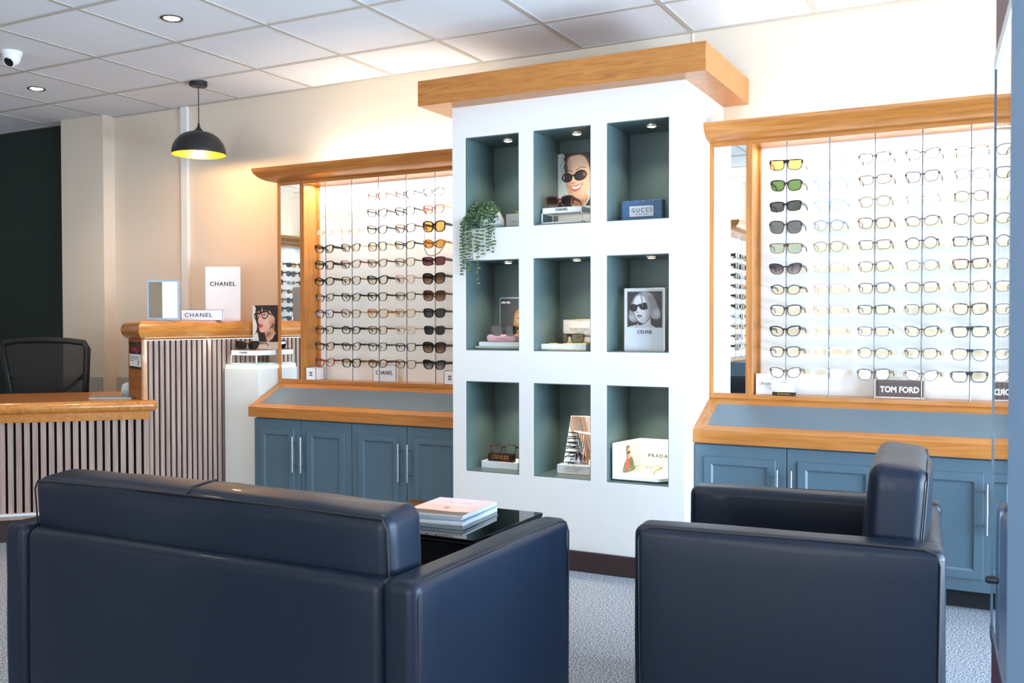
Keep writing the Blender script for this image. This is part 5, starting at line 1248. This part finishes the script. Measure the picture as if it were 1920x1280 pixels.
# ================================================================ COFFEE TABLE AND BOOKS
t = thing('coffee_table', 'black cube coffee table with glossy glass top in front of the column', 'table', (1.99, -1.73, 0))
blk = mat('gloss_black', (8, 8, 10), .12)
b = B(); box(b, 1.70, 2.265, -1.970, -1.475, .0, .415, .002); put('table_body', b, mat('satin_black', (12, 12, 14), .35), t)
b = B(); box(b, 1.692, 2.273, -1.978, -1.467, .415, .428, .002); put('table_rim', b, blk, t)
b = B(); box(b, 1.690, 2.275, -1.980, -1.465, .4285, .442, .002); put('glass_top', b, mat('black_glass', (6, 7, 9), .03, spec=.8), t)
ZB = .4425
pages = ramp_mat('page_edges', [(.4, (196, 202, 208)), (.6, (236, 238, 240))], 20, .7, .2, (1, 1, 160), 3)
def mag(label, cx, cy, w_, d_, z, th, rz, cover, curl=0.0):
    t = thing('magazine', label, 'magazine', (cx, cy, z), rz, 'magazines stacked on the coffee table')
    b = B(); box(b, -w_ / 2, w_ / 2, -d_ / 2, d_ / 2, .0008, th - .0008, .0); put('pages', b, pages, t, local=True)
    b = B(); box(b, -w_ / 2, w_ / 2 + .0005, -d_ / 2 - .0005, d_ / 2, th - .0008, th); box(b, -w_ / 2, w_ / 2, -d_ / 2, d_ / 2, 0, .0008); box(b, -w_ / 2 - .0008, -w_ / 2, -d_ / 2, d_ / 2, 0, th); put('cover', b, cover, t, local=True)
    return t
cw_ = mat('cover_white', (232, 234, 236), .3); cb = mat('cover_teal', (60, 110, 136), .3); cp = mat('cover_pink', (244, 214, 208), .25)
mx, my = 2.000, -1.674
mag('white magazine at the bottom of the pile on the coffee table', mx + .004, my - .002, .237, .290, ZB, .008, .07, cw_)
mag('second magazine from the bottom of the pile', mx + .002, my + .002, .240, .293, ZB + .0082, .007, .085, cw_)
mag('teal covered magazine in the middle of the pile', mx + .006, my, .241, .294, ZB + .0154, .004, .10, cb)
mag('grey edged magazine just under the pink one', mx - .002, my + .003, .238, .291, ZB + .0196, .008, .06, cw_)
t = mag('pink sunset cover magazine on top of the pile', mx, my, .240, .293, ZB + .0278, .008, .08, cp)
A = Art(.238, .291, (246, 216, 212), 110)
v_ = A.V[..., None]; A.C = np.where(v_ < .45, np.array((248, 222, 226.)) * (1 - v_) + np.array((250, 214, 204.)) * v_, np.array((250, 206, 190.))); A.C = A.C * 1.0
A.poly([(0, .82), (.3, .80), (.7, .83), (1, .81), (1, 1), (0, 1)], (92, 76, 60)); A.streaks((170, 120, 70), [(0, .82), (1, .82), (1, 1), (0, 1)], .6, 160, 2.0)
A.ell(.50, .60, .055, .035, (206, 92, 78), .2, .1); A.poly([(.47, .62), (.54, .62), (.51, .67)], (190, 80, 70))
Mm = Matrix.Translation((mx, my, ZB + .0278 + .0083)) @ Matrix.Rotation(.08, 4, 'Z')
A.build('cover_print', Mm, t, .25)
b = B(); rr_ = random.Random(5)
for k in range(15): box(b, -.05 + .0075 * k, -.05 + .0075 * k + .003, .058 + rr_.uniform(-.004, .014), .062 + rr_.uniform(-.004, .014), 0, .0003, 0, Mm)
put('title_marks', b, mat('rose_ink', (176, 140, 146), .5), t)

# ================================================================ GLASS SHOWCASE AT THE RIGHT EDGE
dq = 1.85
far = CAM + Vector((fw.x, fw.y, 0)).normalized() * dq + vr * (.5022 * dq); far.z = 0
ang = YAW * 0 ; dirn = (Vector((fw.x, fw.y, 0)).normalized() * -.9185 + vr * -.396).normalized()   # from the far corner back towards the room door
sidev = Vector((-dirn.y, dirn.x, 0)); sidev = sidev if sidev.dot(vr) > 0 else -sidev
t = thing('glass_showcase', 'tall glass showcase with maroon head and slate blue post at the right edge', 'showcase', tuple(far))
Mg = Matrix(((dirn.x, sidev.x, 0, far.x), (dirn.y, sidev.y, 0, far.y), (0, 0, 1, 0), (0, 0, 0, 1)))
zt, zb2 = 1.15 + .262 * dq, 1.15 - .318 * dq
maroon = mat('maroon_board', (92, 50, 66), .5)
Lg = .60
b = B(); box(b, .0, Lg, .0, .30, zt + .022, CZ - .004, 0, Mg); put('head_board', b, maroon, t)
b = B(); box(b, .0, Lg, .0, .30, 0, zb2 - .02, 0, Mg); put('base_board', b, maroon, t)
b = B(); box(b, -.002, Lg, -.003, .30, zt, zt + .022, .001, Mg); put('top_rail', b, white_trim, t)
b = B(); box(b, -.002, Lg, -.003, .30, zb2 - .02, zb2, .001, Mg); put('bottom_rail', b, mat('dark_rail', (52, 58, 74), .4), t)
sg = glassy('showcase_glass', (226, 238, 246), 1.3)
b = B(); box(b, .003, Lg, 0, .004, zb2, zt, 0, Mg); put('side_pane', b, sg, t)
b = B(); box(b, 0, .005, 0.004, .29, zb2, zt, 0, Mg); put('front_pane', b, sg, t)
b = B(); box(b, -.0022, .0022, -.0022, .0022, zb2, zt, 0, Mg); put('glass_edge', b, mat('glass_edge', (70, 92, 104), .2), t)
b = B(); lathe(b, [(0, 0), (.008, 0), (.008, .008), (.005, .012), (0, .012)], 14, (0, 0, 0), Mg @ Matrix.Translation((.010, 0, 1.15 - .268 * dq)) @ Matrix.Rotation(PI / 2, 4, 'X')); put('lock', b, mat('lock_dark', (40, 40, 46), .3, .6), t, smooth=True)
# painted post of the shop partition, nearer to the camera
dp2 = 1.05
pc = CAM + Vector((fw.x, fw.y, 0)).normalized() * dp2 + vr * (.5305 * dp2); pc.z = 0
Mp = Matrix(((vr.x, fw.x, 0, pc.x), (vr.y, fw.y, 0, pc.y), (0, 0, 1, 0), (0, 0, 0, 1)))
b = B(); box(b, 0, .10, -.03, .03, 0, CZ - .004, .006, Mp, 3)
tag(put('partition_post', b, mat('post_blue', (112, 140, 168), .5), origin=tuple(pc)), 'slate blue painted post cut off by the right edge of the picture', 'post')
